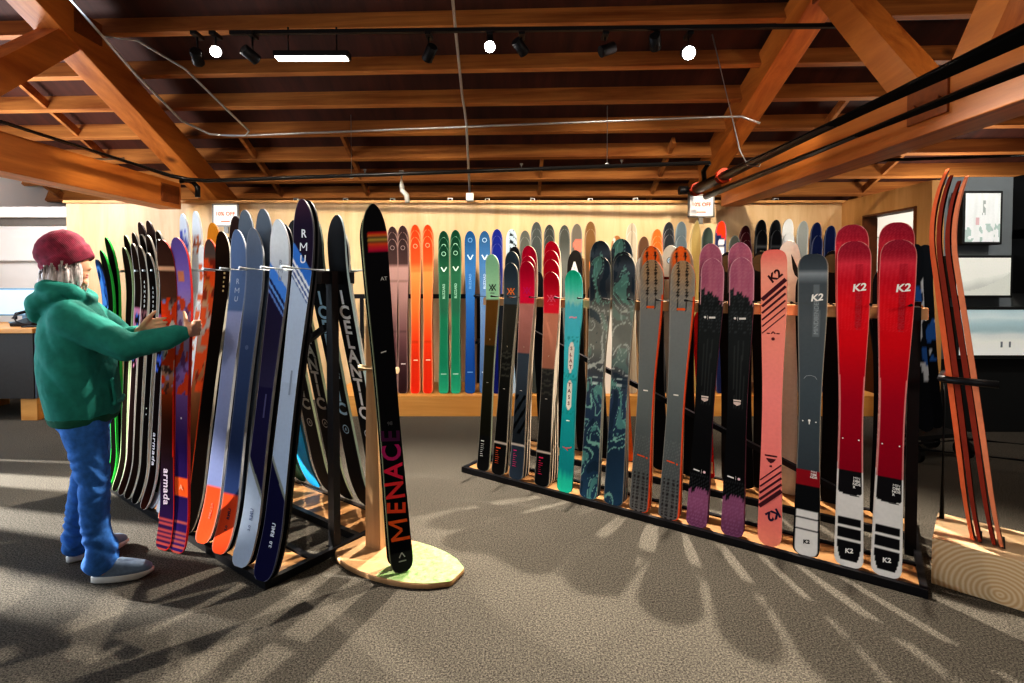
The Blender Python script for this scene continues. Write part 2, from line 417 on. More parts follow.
# grey ski with orange edge
def c_greyor(x, z, v, w, hot=0):
    c = grad([(0, '5c5a5a'), (.15, '555a5c'), (.3, '596062'), (.55, '6f7576'), (.78, '7d8080'), (.9, '8c867e'), (1, 'a89884')])(v)
    if v > .80:
        row = (z * 62) % 1; tri = abs(abs(x) - .026) < .011 * (1 - row) * sstep(.80, .86, v)
        mid = sstep(.83, .97, v) * (1 - sstep(.6, .95, abs(x) / w))
        c = mix(c, H('f06420') if hot else H('a87a50'), mid * (.95 if hot else .55))
        if tri: c = H('221f1e')
        if math.sin(z * 260 + abs(x) * 300) > .8: c = mix(c, H('d8b890'), .25)
    if v < .15:
        if (z * 62) % 1 < .55 and (abs(abs(x) - .016) < .007 or abs(abs(x) - .04) < .006): c = H('2a2628')
    if math.sin(z * 300 - abs(x) * 200) > .8 and v < .3: c = mix(c, H('8c8c8c'), .3)
    if x > w - .0075 and v < .86: c = H('e2542a')
    elif w - abs(x) < .003: c = mix(c, H('c0b0a0'), .6)
    return c
d_greyor = [('p', [(-.028, 1.248), (.018, 1.248), (.024, 1.256), (.018, 1.264), (-.028, 1.262)], 'e0602c'), ('s', [(-.016, .735), (.014, .735)], .008, 'e8e4dc'), ('s', [(-.032, .338), (.016, .332)], .008, 'e0582c'), ('p', circle_pts(.03, .328, .006)[:-1], 'e0582c')]
P['greyor'] = make_ski(1.55, c_greyor, .074, .052, .062, .045, nx=22, nzz=170, decos=d_greyor, base='3a2a22', edge='d85a30', tiplen=.07)
P['greyhot'] = make_ski(1.64, lambda x, z, v, w: c_greyor(x, z, v, w, 1), .074, .052, .062, .045, nx=22, nzz=120, decos=d_greyor[:1], base='3a2a22', edge='d8b490', tiplen=.07)
# slate ski with sea-green swirls
def c_swirl(s):
    def f(x, z, v, w):
        c = grad([(0, '2a4560'), (.2, '24384e'), (.4, '34455e'), (.52, '4a4e54'), (.62, '7d807b'), (.78, '7d807b'), (.86, '3a3e44'), (.95, '4a5460'), (1, '2a2e33')])(v)
        q = nz(x * 12 + 1.3 * nz(x * 9, z * 6, s), z * 7 + 1.6 * nz(x * 8, z * 5, s + 3), s); q2 = nz(x * 26 + nz(x * 14, z * 9, s + 1), z * 15 + 1.4 * nz(x * 12, z * 9, s + 6), s + 2)
        mid_ = .5 < v < .8
        if q > .25: c = mix(c, H('78c4b0'), .2 if mid_ else .5)
        elif q < -.34: c = mix(c, H('1d2c3c'), .55)
        if abs(q) < .03: c = mix(c, H('d0d6d0') if mid_ else H('9ad8c4'), .7)
        if abs(q2) < .035 and q > -.1: c = mix(c, H('c4d0ca') if mid_ else H('86c8b8'), .5)
        if abs(v - .47) < .005 or abs(v - .495) < .005: c = mix(c, H('c8dcd8'), .75 if abs(x) < .02 else .1)
        return mix(c, H('b9b2a4'), .6) if abs(x) > w - .003 else c
    return f
P['swirl_a'] = make_ski(1.59, c_swirl(1.), .078, .058, .064, .045, nx=22, nzz=180, base='17191c', edge='a09c90', tiplen=.065)
P['swirl_b'] = make_ski(1.58, c_swirl(4.), .078, .058, .064, .045, nx=22, nzz=180, base='17191c', edge='a09c90', tiplen=.065)
# turquoise ski with lettered panel
def c_turq(x, z, v, w):
    j = .02 * nz(x * 70, 3.) 
    c = grad([(0, '2fd8b8'), (.06, '2ccab0'), (.1, '1c8f96'), (.33, '1f9aa0'), (.6, '45bccc'), (.78, '58c4d8'), (.84, '62cadc'), (.86, 'a8e8e0'), (.92, '58e0c8'), (1, '18b894')])(v + j * (v > .8 or v < .14))
    if .36 < v < .67 and abs(v - .515) > .018:
        e = min(v - .36, .67 - v, abs(v - .515) - .018) * 1.49
        if abs(x) < .021 * min(1, .3 + e * 22): c = H('e8e4da')
    elif .34 < v < .7 and nz(x * 60, z * 40, 5) > .1: c = mix(c, H('1c7f80'), .5)
    return c
d_turq = stack_text('SLAT', .034, 0, .955, .042, '7a3438', bold=.02) + stack_text('TASS', .034, 0, .71, .042, '5a2a30', bold=.02) + \
    [('s', [(-.03, 1.165), (-.01, 1.172), (.006, 1.166), (.03, 1.17)], .011, 'e8a8c0'), ('s', [(-.03, .292), (-.008, .286), (.02, .292), (.036, .30)], .007, 'e06a70'), ('s', [(-.008, .286), (.01, .272)], .006, 'e06a70'), ('s', [(-.012, .47), (.014, .47)], .008, 'd8f0e8'), ('s', [(-.012, .915), (.01, .86)], .002, 'b03840')]
P['turq'] = make_ski(1.49, c_turq, .066, .049, .057, .045, nx=18, nzz=150, decos=d_turq, base='1c6f78', edge='3f8a8c', tiplen=.06)
# block-coloured skis with double-V emblem
def vv(cx, z, s, col, w=.0075):
    return [('s', [(cx + a * s, z + s), (cx + b_ * s, z - s)], w, col) for a, b_ in ((-1.35, .3), (.3, -1.35), (-.3, 1.35), (1.35, -.3))]
def volkl(tip, tipb, mid, low, tail, b1, b2, b3, slash=None, pat=None):
    T, Tb, Mi, Lo, Ta = H(tip), H(tipb), H(mid), H(low), H(tail)
    def f(x, z, v, w):
        if v > b1: c = mix(T, Tb, sstep(.98, .84, v))
        elif v > b2:
            c = mix(Mi, mix(Mi, (0, 0, 0), .25), sstep(b1, b2, v))
        elif v > b3:
            c = mix(Lo, mix(Lo, (0, 0, 0), .45), sstep(b2, b3, v))
            if pat == 'leaf' and v > b2 - .12 and math.sin(z * 150 + 60 * abs(x) * (1 if int(z * 24) % 2 else -1)) > .5: c = mix(c, H('55554c'), .5)
            if slash and .2 < v < .38 and math.sin((z - x * 1.6) * 62) > .35: c = mix(c, (0, 0, 0), .75)
        elif v > b3 - .006: c = H('c8bcb4')
        else: c = Ta
        if abs(x) > w - .004: c = mix(c, H('d8d0c0'), .55)
        return c
    return f
def volkl_deco(L, vlogo, lcol, tcol, b3):
    d = vv(0, vlogo * L, .024, lcol) + [('t', 'VÖLKL', .014, 0, vlogo * L - .043, 0, lcol, dict(bold=.02))]
    d += [('t', 'V', .02, 0, .6 * L, 0, 'b8a890', dict(bold=.0)), ('s', [(-.01, .40 * L), (.008, .40 * L)], .004, 'c8c0b8')]
    d += dashes(-.034, (b3 - .028) * L, 1, .055, .008, .02, tcol) + dashes(-.034, (b3 - .028) * L - .022, 7, .034, .0032, .0145, tcol)
    return d
P['v_red_a'] = make_ski(1.48, volkl('b80e2a', 'f02a42', 'd08a72', '2c2c2c', '141416', .80, .54, .155, None, 'leaf'), .067, .05, .06, .05, nx=16, nzz=130, decos=volkl_deco(1.48, .875, 'f0607c', 'd0285c', .155), base='601018', edge='d8c8b4', tiplen=.06)
P['v_red_b'] = make_ski(1.56, volkl('b40c34', 'e81c4a', 'c08078', '3a4450', '2c3644', .80, .57, .155, True), .067, .05, .06, .05, nx=16, nzz=130, decos=volkl_deco(1.56, .865, 'd81c6a', 'c0286c', .155), base='601018', edge='d8c8b4', tiplen=.06)
P['v_slate'] = make_ski(1.55, volkl('34424e', '46545e', '36352f', '1c1c1a', '141313', .80, .58, .15, None, 'leaf'), .066, .05, .06, .05, nx=16, nzz=130, decos=volkl_deco(1.55, .865, 'f0843c', 'e0582c', .15), base='141416', edge='d0cabb', tiplen=.06)
P['v_mint'] = make_ski(1.62, volkl('96cfa6', 'a8deb4', '6a4820', '26261a', '131414', .79, .575, .16, None, None), .064, .048, .058, .05, nx=16, nzz=130, decos=volkl_deco(1.62, .845, '26302a', 'c8c8c8', .16), base='2a3a2c', edge='c8d8c0', tiplen=.06)
# ---- skis of the left-hand rack
def c_rmuA(x, z, v, w):
    t = v + x * .62
    if v > .5:
        if t > .845: c = H('2b2236') if v < .93 else mix(H('2b2236'), H('4a3040'), (v - .93) / .07)
        elif t > .80: c = H('3f7ad0')
        elif t > .79: c = H('e8eef6')
        elif t > .782: c = H('31508e')
        elif t > .772: c = H('e8eef6')
        elif t > .764: c = H('2f4f94')
        elif t > .757: c = H('e8eef6')
        elif t > .752: c = H('2f4f94')
        else: c = H('b6c6de')
    else:
        t = v + x * .9
        c = H('b0bfd6') if t > .262 else (H('8c9088') if t > .247 else H('1b1a3c'))
    return mix(c, H('d8d8dc'), .5) if abs(x) > w - .003 else c
d_rmuA = stack_text('RMU', .056, .004, 1.66, .064, 'e8eaf0', bold=.025) + [('s', [(.012, .86), (.012, .98)], .012, '8c98ae'), ('t', 'RMU', .03, .008, .22, 90, 'd8dce8', dict(bold=.04)), ('t', '3.0', .024, .008, .155, 90, 'd8dce8', dict(bold=.04))]
P['rmu_a'] = make_ski(1.83, c_rmuA, .066, .05, .06, .06, .045, nx=28, nzz=300, decos=d_rmuA, base='0f0f12', edge='2c2c30', tiplen=.09, taillen=.05, tip_p=1.9)
def c_rmuB(x, z, v, w):
    t = v + x * .62
    if v > .5:
        if t > .835: c = mix(H('b9c2d0'), H('dfe4ea'), sstep(.82, .95, v))
        elif t > .79: c = H('4c86dc')
        elif t > .778: c = H('26264c')
        elif t > .768: c = H('6a9ae0')
        elif t > .756: c = H('26264c')
        elif t > .748: c = H('6a8ad0')
        else: c = mix(H('241f3a'), H('33304e'), sstep(.9, .4, v))
    else:
        t = v + x * .9
        c = H('232043') if t > .25 else (H('8c9088') if t > .235 else H('b9c6da'))
    return mix(c, H('d8d8dc'), .5) if abs(x) > w - .003 else c
d_rmuB = stack_text('RMU', .036, .012, 1.52, .042, '8a94a8', bold=.02) + [('t', 'RMU', .028, .005, .24, 90, '7480a0', dict(bold=.03)), ('t', '3.0', .022, .005, .175, 90, '7480a0', dict(bold=.03)), ('s', [(.01, .72), (.01, .84)], .011, '4a4670')]
P['rmu_b'] = make_ski(1.74, c_rmuB, .066, .05, .06, .06, .045, nx=28, nzz=280, decos=d_rmuB, base='0f0f12', edge='a0a0a8', tiplen=.09, taillen=.05, tip_p=1.9)
def c_slate(x, z, v, w):
    c = grad([(0, '2c3c66'), (.165, '2c3c66'), (.4, '34466f'), (.68, '42557e'), (.74, '566a90'), (.9, '60708c'), (1, '6c7482')])(v)
    if v < .165: c = H('e4522c')
    return mix(c, H('b0b4bc'), .5) if abs(x) > w - .003 else c
d_sl = [('p', circle_pts(.0, 1.06, .013)[:-1], '5a6a92'), ('t', 'RMU', .026, .008, .19, 90, '3a2a3a', dict(bold=.03)), ('t', '3.0', .022, .008, .12, 90, '3a2a3a', dict(bold=.03))]
P['slate'] = make_ski(1.71, c_slate, .064, .05, .06, .06, .045, nx=12, nzz=110, decos=d_sl, base='101014', edge='a8acb4', tiplen=.09, taillen=.05, tip_p=1.9)
def c_lav(x, z, v, w):
    c = H('8f98be') if v < .735 else mix(H('566c94'), H('62769a'), sstep(.74, .98, v))
    if v < .735: c = mix(c, H('7a86b4'), sstep(.5, .1, v))
    if v < .165: c = H('e4522c')
    return mix(c, H('b8bcc4'), .5) if abs(x) > w - .003 else c
d_lav = stack_text('RMU', .042, .0, 1.42, .05, 'a4b0c8', bold=.01) + [('t', 'RMU 2.0', .022, .008, .16, 90, 'c06a5a', dict(bold=.02))]
P['lav'] = make_ski(1.71, c_lav, .064, .05, .06, .06, .045, nx=12, nzz=110, decos=d_lav, base='101014', edge='a8acb4', tiplen=.09, taillen=.05, tip_p=1.9)
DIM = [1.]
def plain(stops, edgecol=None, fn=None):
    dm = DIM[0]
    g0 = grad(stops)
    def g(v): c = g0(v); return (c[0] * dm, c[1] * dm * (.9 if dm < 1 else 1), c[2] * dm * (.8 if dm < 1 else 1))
    E_ = H(edgecol) if edgecol else None
    def f(x, z, v, w):
        c = g(v)
        if fn: c = fn(c, x, z, v, w)
        if E_ and abs(x) > w - .0045: c = E_
        return c
    return f
def blot(colA, colB, lo, hi, s, th=.05, k=18):
    A_, B_ = H(colA), H(colB)
    def f(c, x, z, v, w):
        if lo < v < hi:
            q = nz(x * k, z * k * .7, s); q2 = nz(x * k * 1.6, z * k, s + 4)
            if q > th: c = mix(c, A_, .85)
            elif q2 > th + .08: c = mix(c, B_, .85)
        return c
    return f
LK = dict(wt=.06, ww=.047, wl=.055, curl=.055, tcurl=.05, nx=10, nzz=80, tiplen=.085, taillen=.045)
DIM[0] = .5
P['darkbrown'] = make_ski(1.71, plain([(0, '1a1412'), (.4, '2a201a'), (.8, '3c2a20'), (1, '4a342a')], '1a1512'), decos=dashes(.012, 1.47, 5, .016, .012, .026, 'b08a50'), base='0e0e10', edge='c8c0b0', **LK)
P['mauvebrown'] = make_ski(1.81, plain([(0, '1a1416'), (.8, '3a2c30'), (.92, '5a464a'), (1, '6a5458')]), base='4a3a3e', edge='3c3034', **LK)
DIM[0] = 1.
P['greyslate'] = make_ski(1.82, plain([(0, '20242c'), (.8, '4a5566'), (1, '66707c')]), base='1c1e24', edge='70767e', **LK)
P['blackpartner'] = make_ski(1.8, plain([(0, '101012'), (1, '18181b')]), base='121214', edge='1c1c20', **LK)
P['fire'] = make_ski(1.67, plain([(0, '1c1412'), (.22, '241812'), (.35, '5c3018'), (.55, 'a86a44'), (.7, 'b8a498'), (.85, 'b8642c'), (.95, '52423c'), (1, '4a3c38')], 'c8431c', blot('e0481c', '7a2418', .45, .93, 3., .02)), base='2a1a14', edge='d0481c', **LK)
P['orangetip'] = make_ski(1.78, plain([(0, '3a2010'), (.8, 'c06a1c'), (1, 'd88a2c')]), base='b8701c', edge='a8641c', **LK)
P['whiteorange'] = make_ski(1.64, plain([(0, 'c8542a'), (.3, 'd8a890'), (.6, 'e8e0da'), (1, 'ece8e6')], 'b8b8bc', blot('e2582a', 'c8c4c4', .2, .93, 8., .12)), base='d8d4d0', edge='c8c4bc', **LK)
P['whitetall'] = make_ski(1.87, plain([(0, 'c4c8d4'), (.8, 'd8dce6'), (1, 'eceef2')], None, blot('d0642c', 'a04830', .86, .925, 2., .1, 30)), base='e0e2e8', edge='d0d2d8', **LK)
P['whiteblue'] = make_ski(1.87, plain([(0, 'c4c8d4'), (.8, 'd0d6ea'), (1, 'e8ecf4')], None, blot('4a58c0', '6a7ad8', .82, .95, 6., .0, 22)), base='e0e2ea', edge='d0d2da', **LK)
d_arm = [('t', 'armada', .062, .0, .36, -90, 'd8d0d4', dict(bold=.025, space=1.15))]
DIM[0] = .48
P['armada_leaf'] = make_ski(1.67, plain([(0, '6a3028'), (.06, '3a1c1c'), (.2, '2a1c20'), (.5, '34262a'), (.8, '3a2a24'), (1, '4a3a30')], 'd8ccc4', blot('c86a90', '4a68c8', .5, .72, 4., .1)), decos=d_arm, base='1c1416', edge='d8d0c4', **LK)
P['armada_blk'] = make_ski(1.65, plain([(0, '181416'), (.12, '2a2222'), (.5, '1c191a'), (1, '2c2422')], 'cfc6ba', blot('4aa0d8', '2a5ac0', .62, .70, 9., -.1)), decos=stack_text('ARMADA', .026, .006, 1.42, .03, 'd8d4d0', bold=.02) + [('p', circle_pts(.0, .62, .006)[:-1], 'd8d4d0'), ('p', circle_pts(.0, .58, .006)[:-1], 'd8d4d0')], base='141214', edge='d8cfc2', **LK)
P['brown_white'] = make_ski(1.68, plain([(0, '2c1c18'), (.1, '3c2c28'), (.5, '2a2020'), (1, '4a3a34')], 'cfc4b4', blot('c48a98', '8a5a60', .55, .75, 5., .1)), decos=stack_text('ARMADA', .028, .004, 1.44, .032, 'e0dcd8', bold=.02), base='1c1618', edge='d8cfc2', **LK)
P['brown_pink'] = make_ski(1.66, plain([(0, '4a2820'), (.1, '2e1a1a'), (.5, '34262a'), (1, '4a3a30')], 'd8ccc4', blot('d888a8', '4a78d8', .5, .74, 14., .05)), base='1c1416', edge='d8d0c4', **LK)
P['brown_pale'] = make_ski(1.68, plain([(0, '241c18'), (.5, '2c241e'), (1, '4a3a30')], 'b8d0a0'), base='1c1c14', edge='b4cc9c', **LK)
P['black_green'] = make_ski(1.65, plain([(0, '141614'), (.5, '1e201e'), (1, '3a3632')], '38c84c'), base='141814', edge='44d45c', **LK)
DIM[0] = 1.
P['blue_dark'] = make_ski(1.6, plain([(0, '141a24'), (.6, '1c2c4a'), (.9, '2f62b0'), (1, '203048')], '3c4450', blot('5a98e0', '141a24', .6, .97, 2.)), base='14181c', edge='3c4450', **LK)
# the pair being held
HK = dict(wt=.06, ww=.046, wl=.055, curl=.05, tcurl=.03, nx=16, nzz=150, tiplen=.075, taillen=.04)
def c_heldA(x, z, v, w):
    c = grad([(0, '3a2048'), (.12, '2c1a40'), (.3, '2a1a20'), (.42, '4a2418'), (.5, '8a3c1c'), (.62, 'd8b8ac'), (.75, 'd8ccd0'), (.82, '5a3428'), (1, '3c2620')])(v)
    if .5 < v < .82:
        q = nz(x * 24, z * 14, 2.2); q2 = nz(x * 34, z * 22, 8)
        if q > .08: c = mix(c, H('e23c14'), .9)
        elif q2 > .2: c = mix(c, H('4a3030'), .8)
        elif q2 < -.28: c = mix(c, H('8c8ce0'), .7)
    if .90 < v < .915: c = H('d8a080')
    if v < .1 and (z * 40) % 1 < .4: c = H('b04a48')
    if x > w - .006 and v < .7: c = H('d42a1c')
    return c
P['held_a'] = make_ski(1.67, c_heldA, decos=[('t', 'armada', .062, -.005, .335, -90, 'd4c4d4', dict(bold=.025, space=1.1))], base='2a1a24', edge='c83a24', **HK)
def c_heldB(x, z, v, w):
    c = grad([(0, '3a2464'), (.2, '2c1c50'), (.32, '34205c'), (.45, '6a4a8a'), (.6, '9a78c0'), (.72, 'c8a8c8'), (.85, '9a7ad0'), (.95, '7a62b8'), (1, '6a549c')])(v)
    if .5 < v < .82:
        q = nz(x * 24, z * 13, 5.2); q2 = nz(x * 34, z * 22, 1)
        if q > .1: c = mix(c, H('e24a20'), .9)
        elif q2 > .2: c = mix(c, H('6a3a70'), .7)
    if .86 < v < .90 and abs(x + .004) < .025: c = mix(c, H('e2885c'), .9)
    if .175 < v < .235: c = H('f0602a')
    if v < .1 and (z * 40) % 1 < .35: c = H('b85a50')
    if abs(x) > w - .005 and v < .7: c = H('c8302c')
    return c
P['held_b'] = make_ski(1.68, c_heldB, decos=[('t', 'A', .04, 0, .345, 0, 'e8a888', dict(bold=.02)), ('p', circle_pts(0, .72, .006)[:-1], 'e0d8e8')], base='2a1a34', edge='b8302c', **HK)
# skis on the far side of the left-hand rack: big wordmark on black bases
def icel(col, size=.105, L=1.79, z=1.0):
    return stack_text('ICELANTIC', size, 0, z + .35, .084, col, bold=.035, sx=1.2) + [('s', circle_pts(0, z - .45, .026), .006, col), ('s', [(-.008, z - .46), (.0, z - .44), (.01, z - .46)], .005, col)]
IK = dict(wt=.074, ww=.06, wl=.068, curl=.06, tcurl=.05, nx=6, nzz=90, tiplen=.085, taillen=.05, tip_p=2.)
P['ice_grey'] = make_ski(1.79, plain([(0, '15151a'), (1, '24242a')]), bdecos=icel('a8a8a2'), base='0f0f12', edge='9aa48a', **IK)
P['ice_white'] = make_ski(1.79, plain([(0, '15151a'), (1, '1c3a5a')]), bdecos=icel('f0f4fa'), base='0d1016', edge='9ab0b8', **IK)
P['ice_blue'] = make_ski(1.79, plain([(0, '15151a'), (1, '24242a')]), bdecos=icel('a8d0ec'), base='0f1114', edge='7c8a80', **IK)
P['ice_plain'] = make_ski(1.69, plain([(0, '15151a'), (1, '24242a')]), bdecos=stack_text('ICELANTIC', .06, 0, 1.1, .07, '55555a', bold=.01), base='101013', edge='c4c4bc', **IK)
P['cyan_low'] = make_ski(1.7, plain([(0, '1c8ad0'), (.4, '20a0e0'), (1, '184a60')]), base='1c9fe0', edge='123a4a', **IK)
P['green_low'] = make_ski(1.7, plain([(0, '12382c'), (1, '18483a')]), base='0f3a2c', edge='1a4a3a', **IK)
# other side of the right-hand rack (bases seen)
OK_ = dict(wt=.064, ww=.048, wl=.058, curl=.05, tcurl=.012, nx=6, nzz=60)
P['o_black'] = make_ski(1.7, plain([(0, '101012'), (1, '1c1c20')]), base='131316', edge='303034', **OK_)
P['o_letterA'] = make_ski(1.66, plain([(0, '181818'), (1, '202020')]), bdecos=[('t', 'A', .13, .0, 1.515, 0, 'ece8e4', dict(bold=.05, sx=.8))], base='231f1c', edge='3a3632', **OK_)
P['o_grey'] = make_ski(1.65, plain([(0, '5a1a14'), (1, '8a8a86')]), base='8f8c86', edge='b0aca4', **OK_)
def _badge_base(): return [('p', circle_pts(0, 1.565, .02, 18)[:-1], 'b8d0e0'), ('s', circle_pts(0, 1.565, .021, 18), .005, '46505a'), ('p', [(-.045, .15), (.045, .15), (.055, 1.45), (-.055, 1.45)], '5c140c'), ('s', [(-.012, 1.565), (.0, 1.575), (.012, 1.565)], .004, '2c5a80')]
P['o_badge'] = make_ski(1.67, plain([(0, '5a1a14'), (1, '8a8a86')]), bdecos=_badge_base(), base='b2aca0', edge='c8c0b4', **OK_)
P['o_brown'] = make_ski(1.61, plain([(0, '2a2018'), (1, '5a4630')]), bdecos=[('p', circle_pts(0, 1.535, .056, 20)[:-1], '54422c'), ('p', [(-.056, 1.535), (.056, 1.535), (.05, 1.210), (-.05, 1.210)], '54422c')], base='191614', edge='8a7454', **OK_)
P['o_white'] = make_ski(1.67, plain([(0, 'd8d4cc'), (1, 'e8e2d8')]), bdecos=[('p', [(.012, 1.59), (.026, 1.56), (.05, 1.5), (.052, 1.44), (.034, 1.46), (.022, 1.5)], '2a2826')], base='ded8cc', edge='efe9df', **OK_)
P['o_olive'] = make_ski(1.6, plain([(0, '2a281c'), (1, '5a5236')]), bdecos=[('p', circle_pts(0, 1.525, .056, 20)[:-1], '5c5238'), ('p', [(-.056, 1.525), (.056, 1.525), (.05, 1.200), (-.05, 1.200)], '5c5238')], base='191614', edge='8c8468', **OK_)
P['o_red99'] = make_ski(1.5, plain([(0, '881414'), (1, 'c81c18')]), bdecos=[('t', 'VICIOUS', .085, 0, .50, 90, 'ece4e0', dict(bold=.03)), ('p', [(-.05, .05), (.05, .05), (.05, .16), (-.05, .16)], 'd8c0a0'), ('t', '99', .06, 0, .11, 0, '221e1c', dict(bold=.03))], base='d8201c', edge='a81814', **OK_)
P['o_orange'] = make_ski(1.45, plain([(0, 'd8582c'), (1, 'd8682c')]), base='e0682c', edge='a8481c', **OK_)
# ---- skis on the bench along the back wall
BK = dict(wt=.062, ww=.047, wl=.056, curl=.05, tcurl=.012, nx=8, nzz=70)
def ring(L, c): return [('s', circle_pts(0, L * .945, .022), .007, c)]
def bliz(L, c, v=None): return ring(L, c) + [('s', [(-.03, L * .855), (0, L * .825), (.03, L * .855)], .014, v or c), ('t', 'BLIZZARD', .036, 0, L * .69, 90, c, dict(bold=.02)), ('s', [(-.03, L * .13), (.03, L * .13)], .012, c)]
P['w_brown'] = make_ski(1.68, plain([(0, '2c1a1c'), (.12, '3a2426'), (.35, '6a484a'), (.6, 'a07a74'), (.82, 'b08a82'), (.84, '4a3634'), (1, '382a2a')], 'a08078', lambda c, x, z, v, w: mix(c, (0, 0, 0), .2) if (z * 9) % 1 < .05 and .3 < v < .84 else c), decos=ring(1.68, '8a7a78') + [('s', [(-.02, .32), (.03, .32)], .012, 'e0d0cc')], base='2a1c1c', edge='8a6458', **BK)
P['w_orange'] = make_ski(1.7, plain([(0, 'd02c18'), (.3, 'dc3c1c'), (.5, 'ee6a30'), (.78, 'f09050'), (.84, 'e0542a'), (1, 'd0401c')], 'f4a070', lambda c, x, z, v, w: mix(c, (0, 0, 0), .12) if (z * 9) % 1 < .05 and .3 < v < .84 else c), decos=ring(1.7, 'f0a080') + [('s', [(-.02, .36), (.028, .36)], .012, 'f4c4a8')], base='b83418', edge='e06a3c', **BK)
P['w_green'] = make_ski(1.62, plain([(0, '2c9c78'), (.2, '1c7c5c'), (.5, '1f6e50'), (.56, '286048'), (.8, '2c6448'), (1, '123a28')], '5c8c74'), decos=bliz(1.62, 'a8d0b8', 'd8ece0'), base='0f3424', edge='2c5c44', **BK)
P['w_blue'] = make_ski(1.77, plain([(0, '1f4a90'), (.2, '1c4c98'), (.5, '2c62a8'), (.62, '3a72b0'), (.85, '35689c'), (1, '204a78')]), decos=bliz(1.77, '7aa4d4', 'd0e0f0'), base='122c50', edge='48709c', **BK)
P['w_blue2'] = make_ski(1.77, plain([(0, '4a6a9a'), (.5, '6c8ab4'), (.85, '3e6c9c'), (1, '2c5680')]), decos=bliz(1.77, 'b8d0e8', 'd0e0f0'), base='122c50', edge='48709c', **BK)
def rim(c, k=.32):
    return ''.join('%02x' % int(255 * (x + (1 - x) * k)) for x in hx(c))
def S_(key, lo, hi, edge='8c8a86', fn=None, **k):
    kk = dict(BK); kk.update(k); P[key] = make_ski(1.75, plain([(0, lo), (.8, lo), (.93, hi), (1, hi)], rim(hi), fn), base=lo, edge=edge, **kk)
S_('w_navy', '151c60', '1f2a80', '9a78c0'); S_('w_whiteblk', '9ab0c4', 'b8cad8', 'c8c8c8', lambda c, x, z, v, w: H('14181c') if (x * 1.2 + z) % .11 < .055 and v > .85 and x > -.02 else c)
S_('w_grey', '55564e', '5c5e58', '7c7c74'); S_('w_dgrey', '3c403e', '4a4f4e', '6c706c'); S_('w_dgrey2', '343634', '40423f', '7a7a72'); S_('w_grey3', '6a6c68', '4c4e4a', 'a0a098')
S_('w_pink', '6c6a62', '6a645c', '8a847c', lambda c, x, z, v, w: H('f07a68') if (x - .03) ** 2 + (z - 1.53) ** 2 < .065 ** 2 else c)
S_('w_circle', '5c4630', '7a5a3a', '9a7a50', lambda c, x, z, v, w: H('f0883c') if (x - .06) ** 2 + (z - 1.36) ** 2 < .075 ** 2 or (x - .03) ** 2 / .003 + (z - .95) ** 2 / .05 < 1 else c)
S_('w_white', 'd8d0c8', 'e8e4de', 'c8c4bc'); S_('w_smallbrown', '8a5a34', '9c6a40', 'b88a5c', lambda c, x, z, v, w: H('e8e0d8') if abs(x + (z - 1.6) * .3) < .012 and v > .88 else c)
S_('w_tan', 'a89a86', 'b0a491', 'c0b4a0', lambda c, x, z, v, w: H('8a7c6c') if abs(x) < .006 else c); S_('w_dbrown', '4c3426', '5c4232', '6c5040'); S_('w_hotorange', 'f0561c', 'f2642c', 'f08a54')
S_('w_black', '1c1e22', '2a2c30', '8c9098'); S_('w_steel', '2c3a44', '6a7880', '8c98a0'); S_('w_olivetan', '9c8450', 'b09a66', '8c7848', tip_p=1.5, tiplen=.12); S_('w_spruce', '28302c', '3c4844', '4a5450')
S_('w_rednavy', '20264a', '20264a', '8a2a20', lambda c, x, z, v, w: H('f03c1c') if z > 1.6 - x * .8 else (H('e8e8ec') if abs(x - .01) < .03 and 1.40 < z < 1.56 and (z * 14) % 1 > .3 else c))
S_('w_maroon', '2c1216', '3a161c', '6c3a40'); S_('w_jet', '101114', '1c1e22', '4a4e54', lambda c, x, z, v, w: mix(c, H('8a9094'), .5) if abs(v - .90) < .006 else c)
S_('w_palegrey', 'b0b4b8', 'd0d4d8', 'b8bcc0'); S_('w_midgrey', '7c8080', '8a9090', '9aa0a0'); S_('w_ink', '0d1430', '121a3c', '24304c')
S_('w_bluewhite', '2a6ca8', 'd8d4cc', 'b0c0d0', lambda c, x, z, v, w: H('1f68a8') if .3 < v < .75 else (H('e4dcd4') if v < .3 else c))
# ------------------------------------------------------------------ the room
def struct(name, bm, m, label=None, cat=None, smooth=False):
    o = mk(name, bm, m, None, smooth); o['kind'] = 'structure'
    if label: o['label'] = label
    if cat: o['category'] = cat
    return o
b = B(); box(b, (0, 3.2, -.05), (16, 13, .1)); struct('floor', b, M_CARPET)
WY = 6.3
b = B(); box(b, (-.69, WY + .05, 1.19), (9.38, .1, 2.38)); struct('wall_back', b, M_PINE)
b = B(); box(b, (-.69, WY + .03, 2.395), (9.38, .16, .03)); struct('trim_1', b, M_PINE_Y)
# little square outlet boxes along the top of the partition
for i, x in enumerate((-2.62, -2.02, -1.45, -.75, -.3, .25, .95, 1.5, 2.75, 3.2)):
    q = B(); box(q, (x, WY + .05, 2.425), (.06, .05, .05), bev=.006); box(q, (x, WY + .02, 2.425), (.035, .012, .03), mi=1)
    tag(mk('junction_box', q, [M_GALV, M_BLACK]), 'small square metal junction box along the top edge of the plywood partition', 'junction box', 'junction boxes on top of the partition')
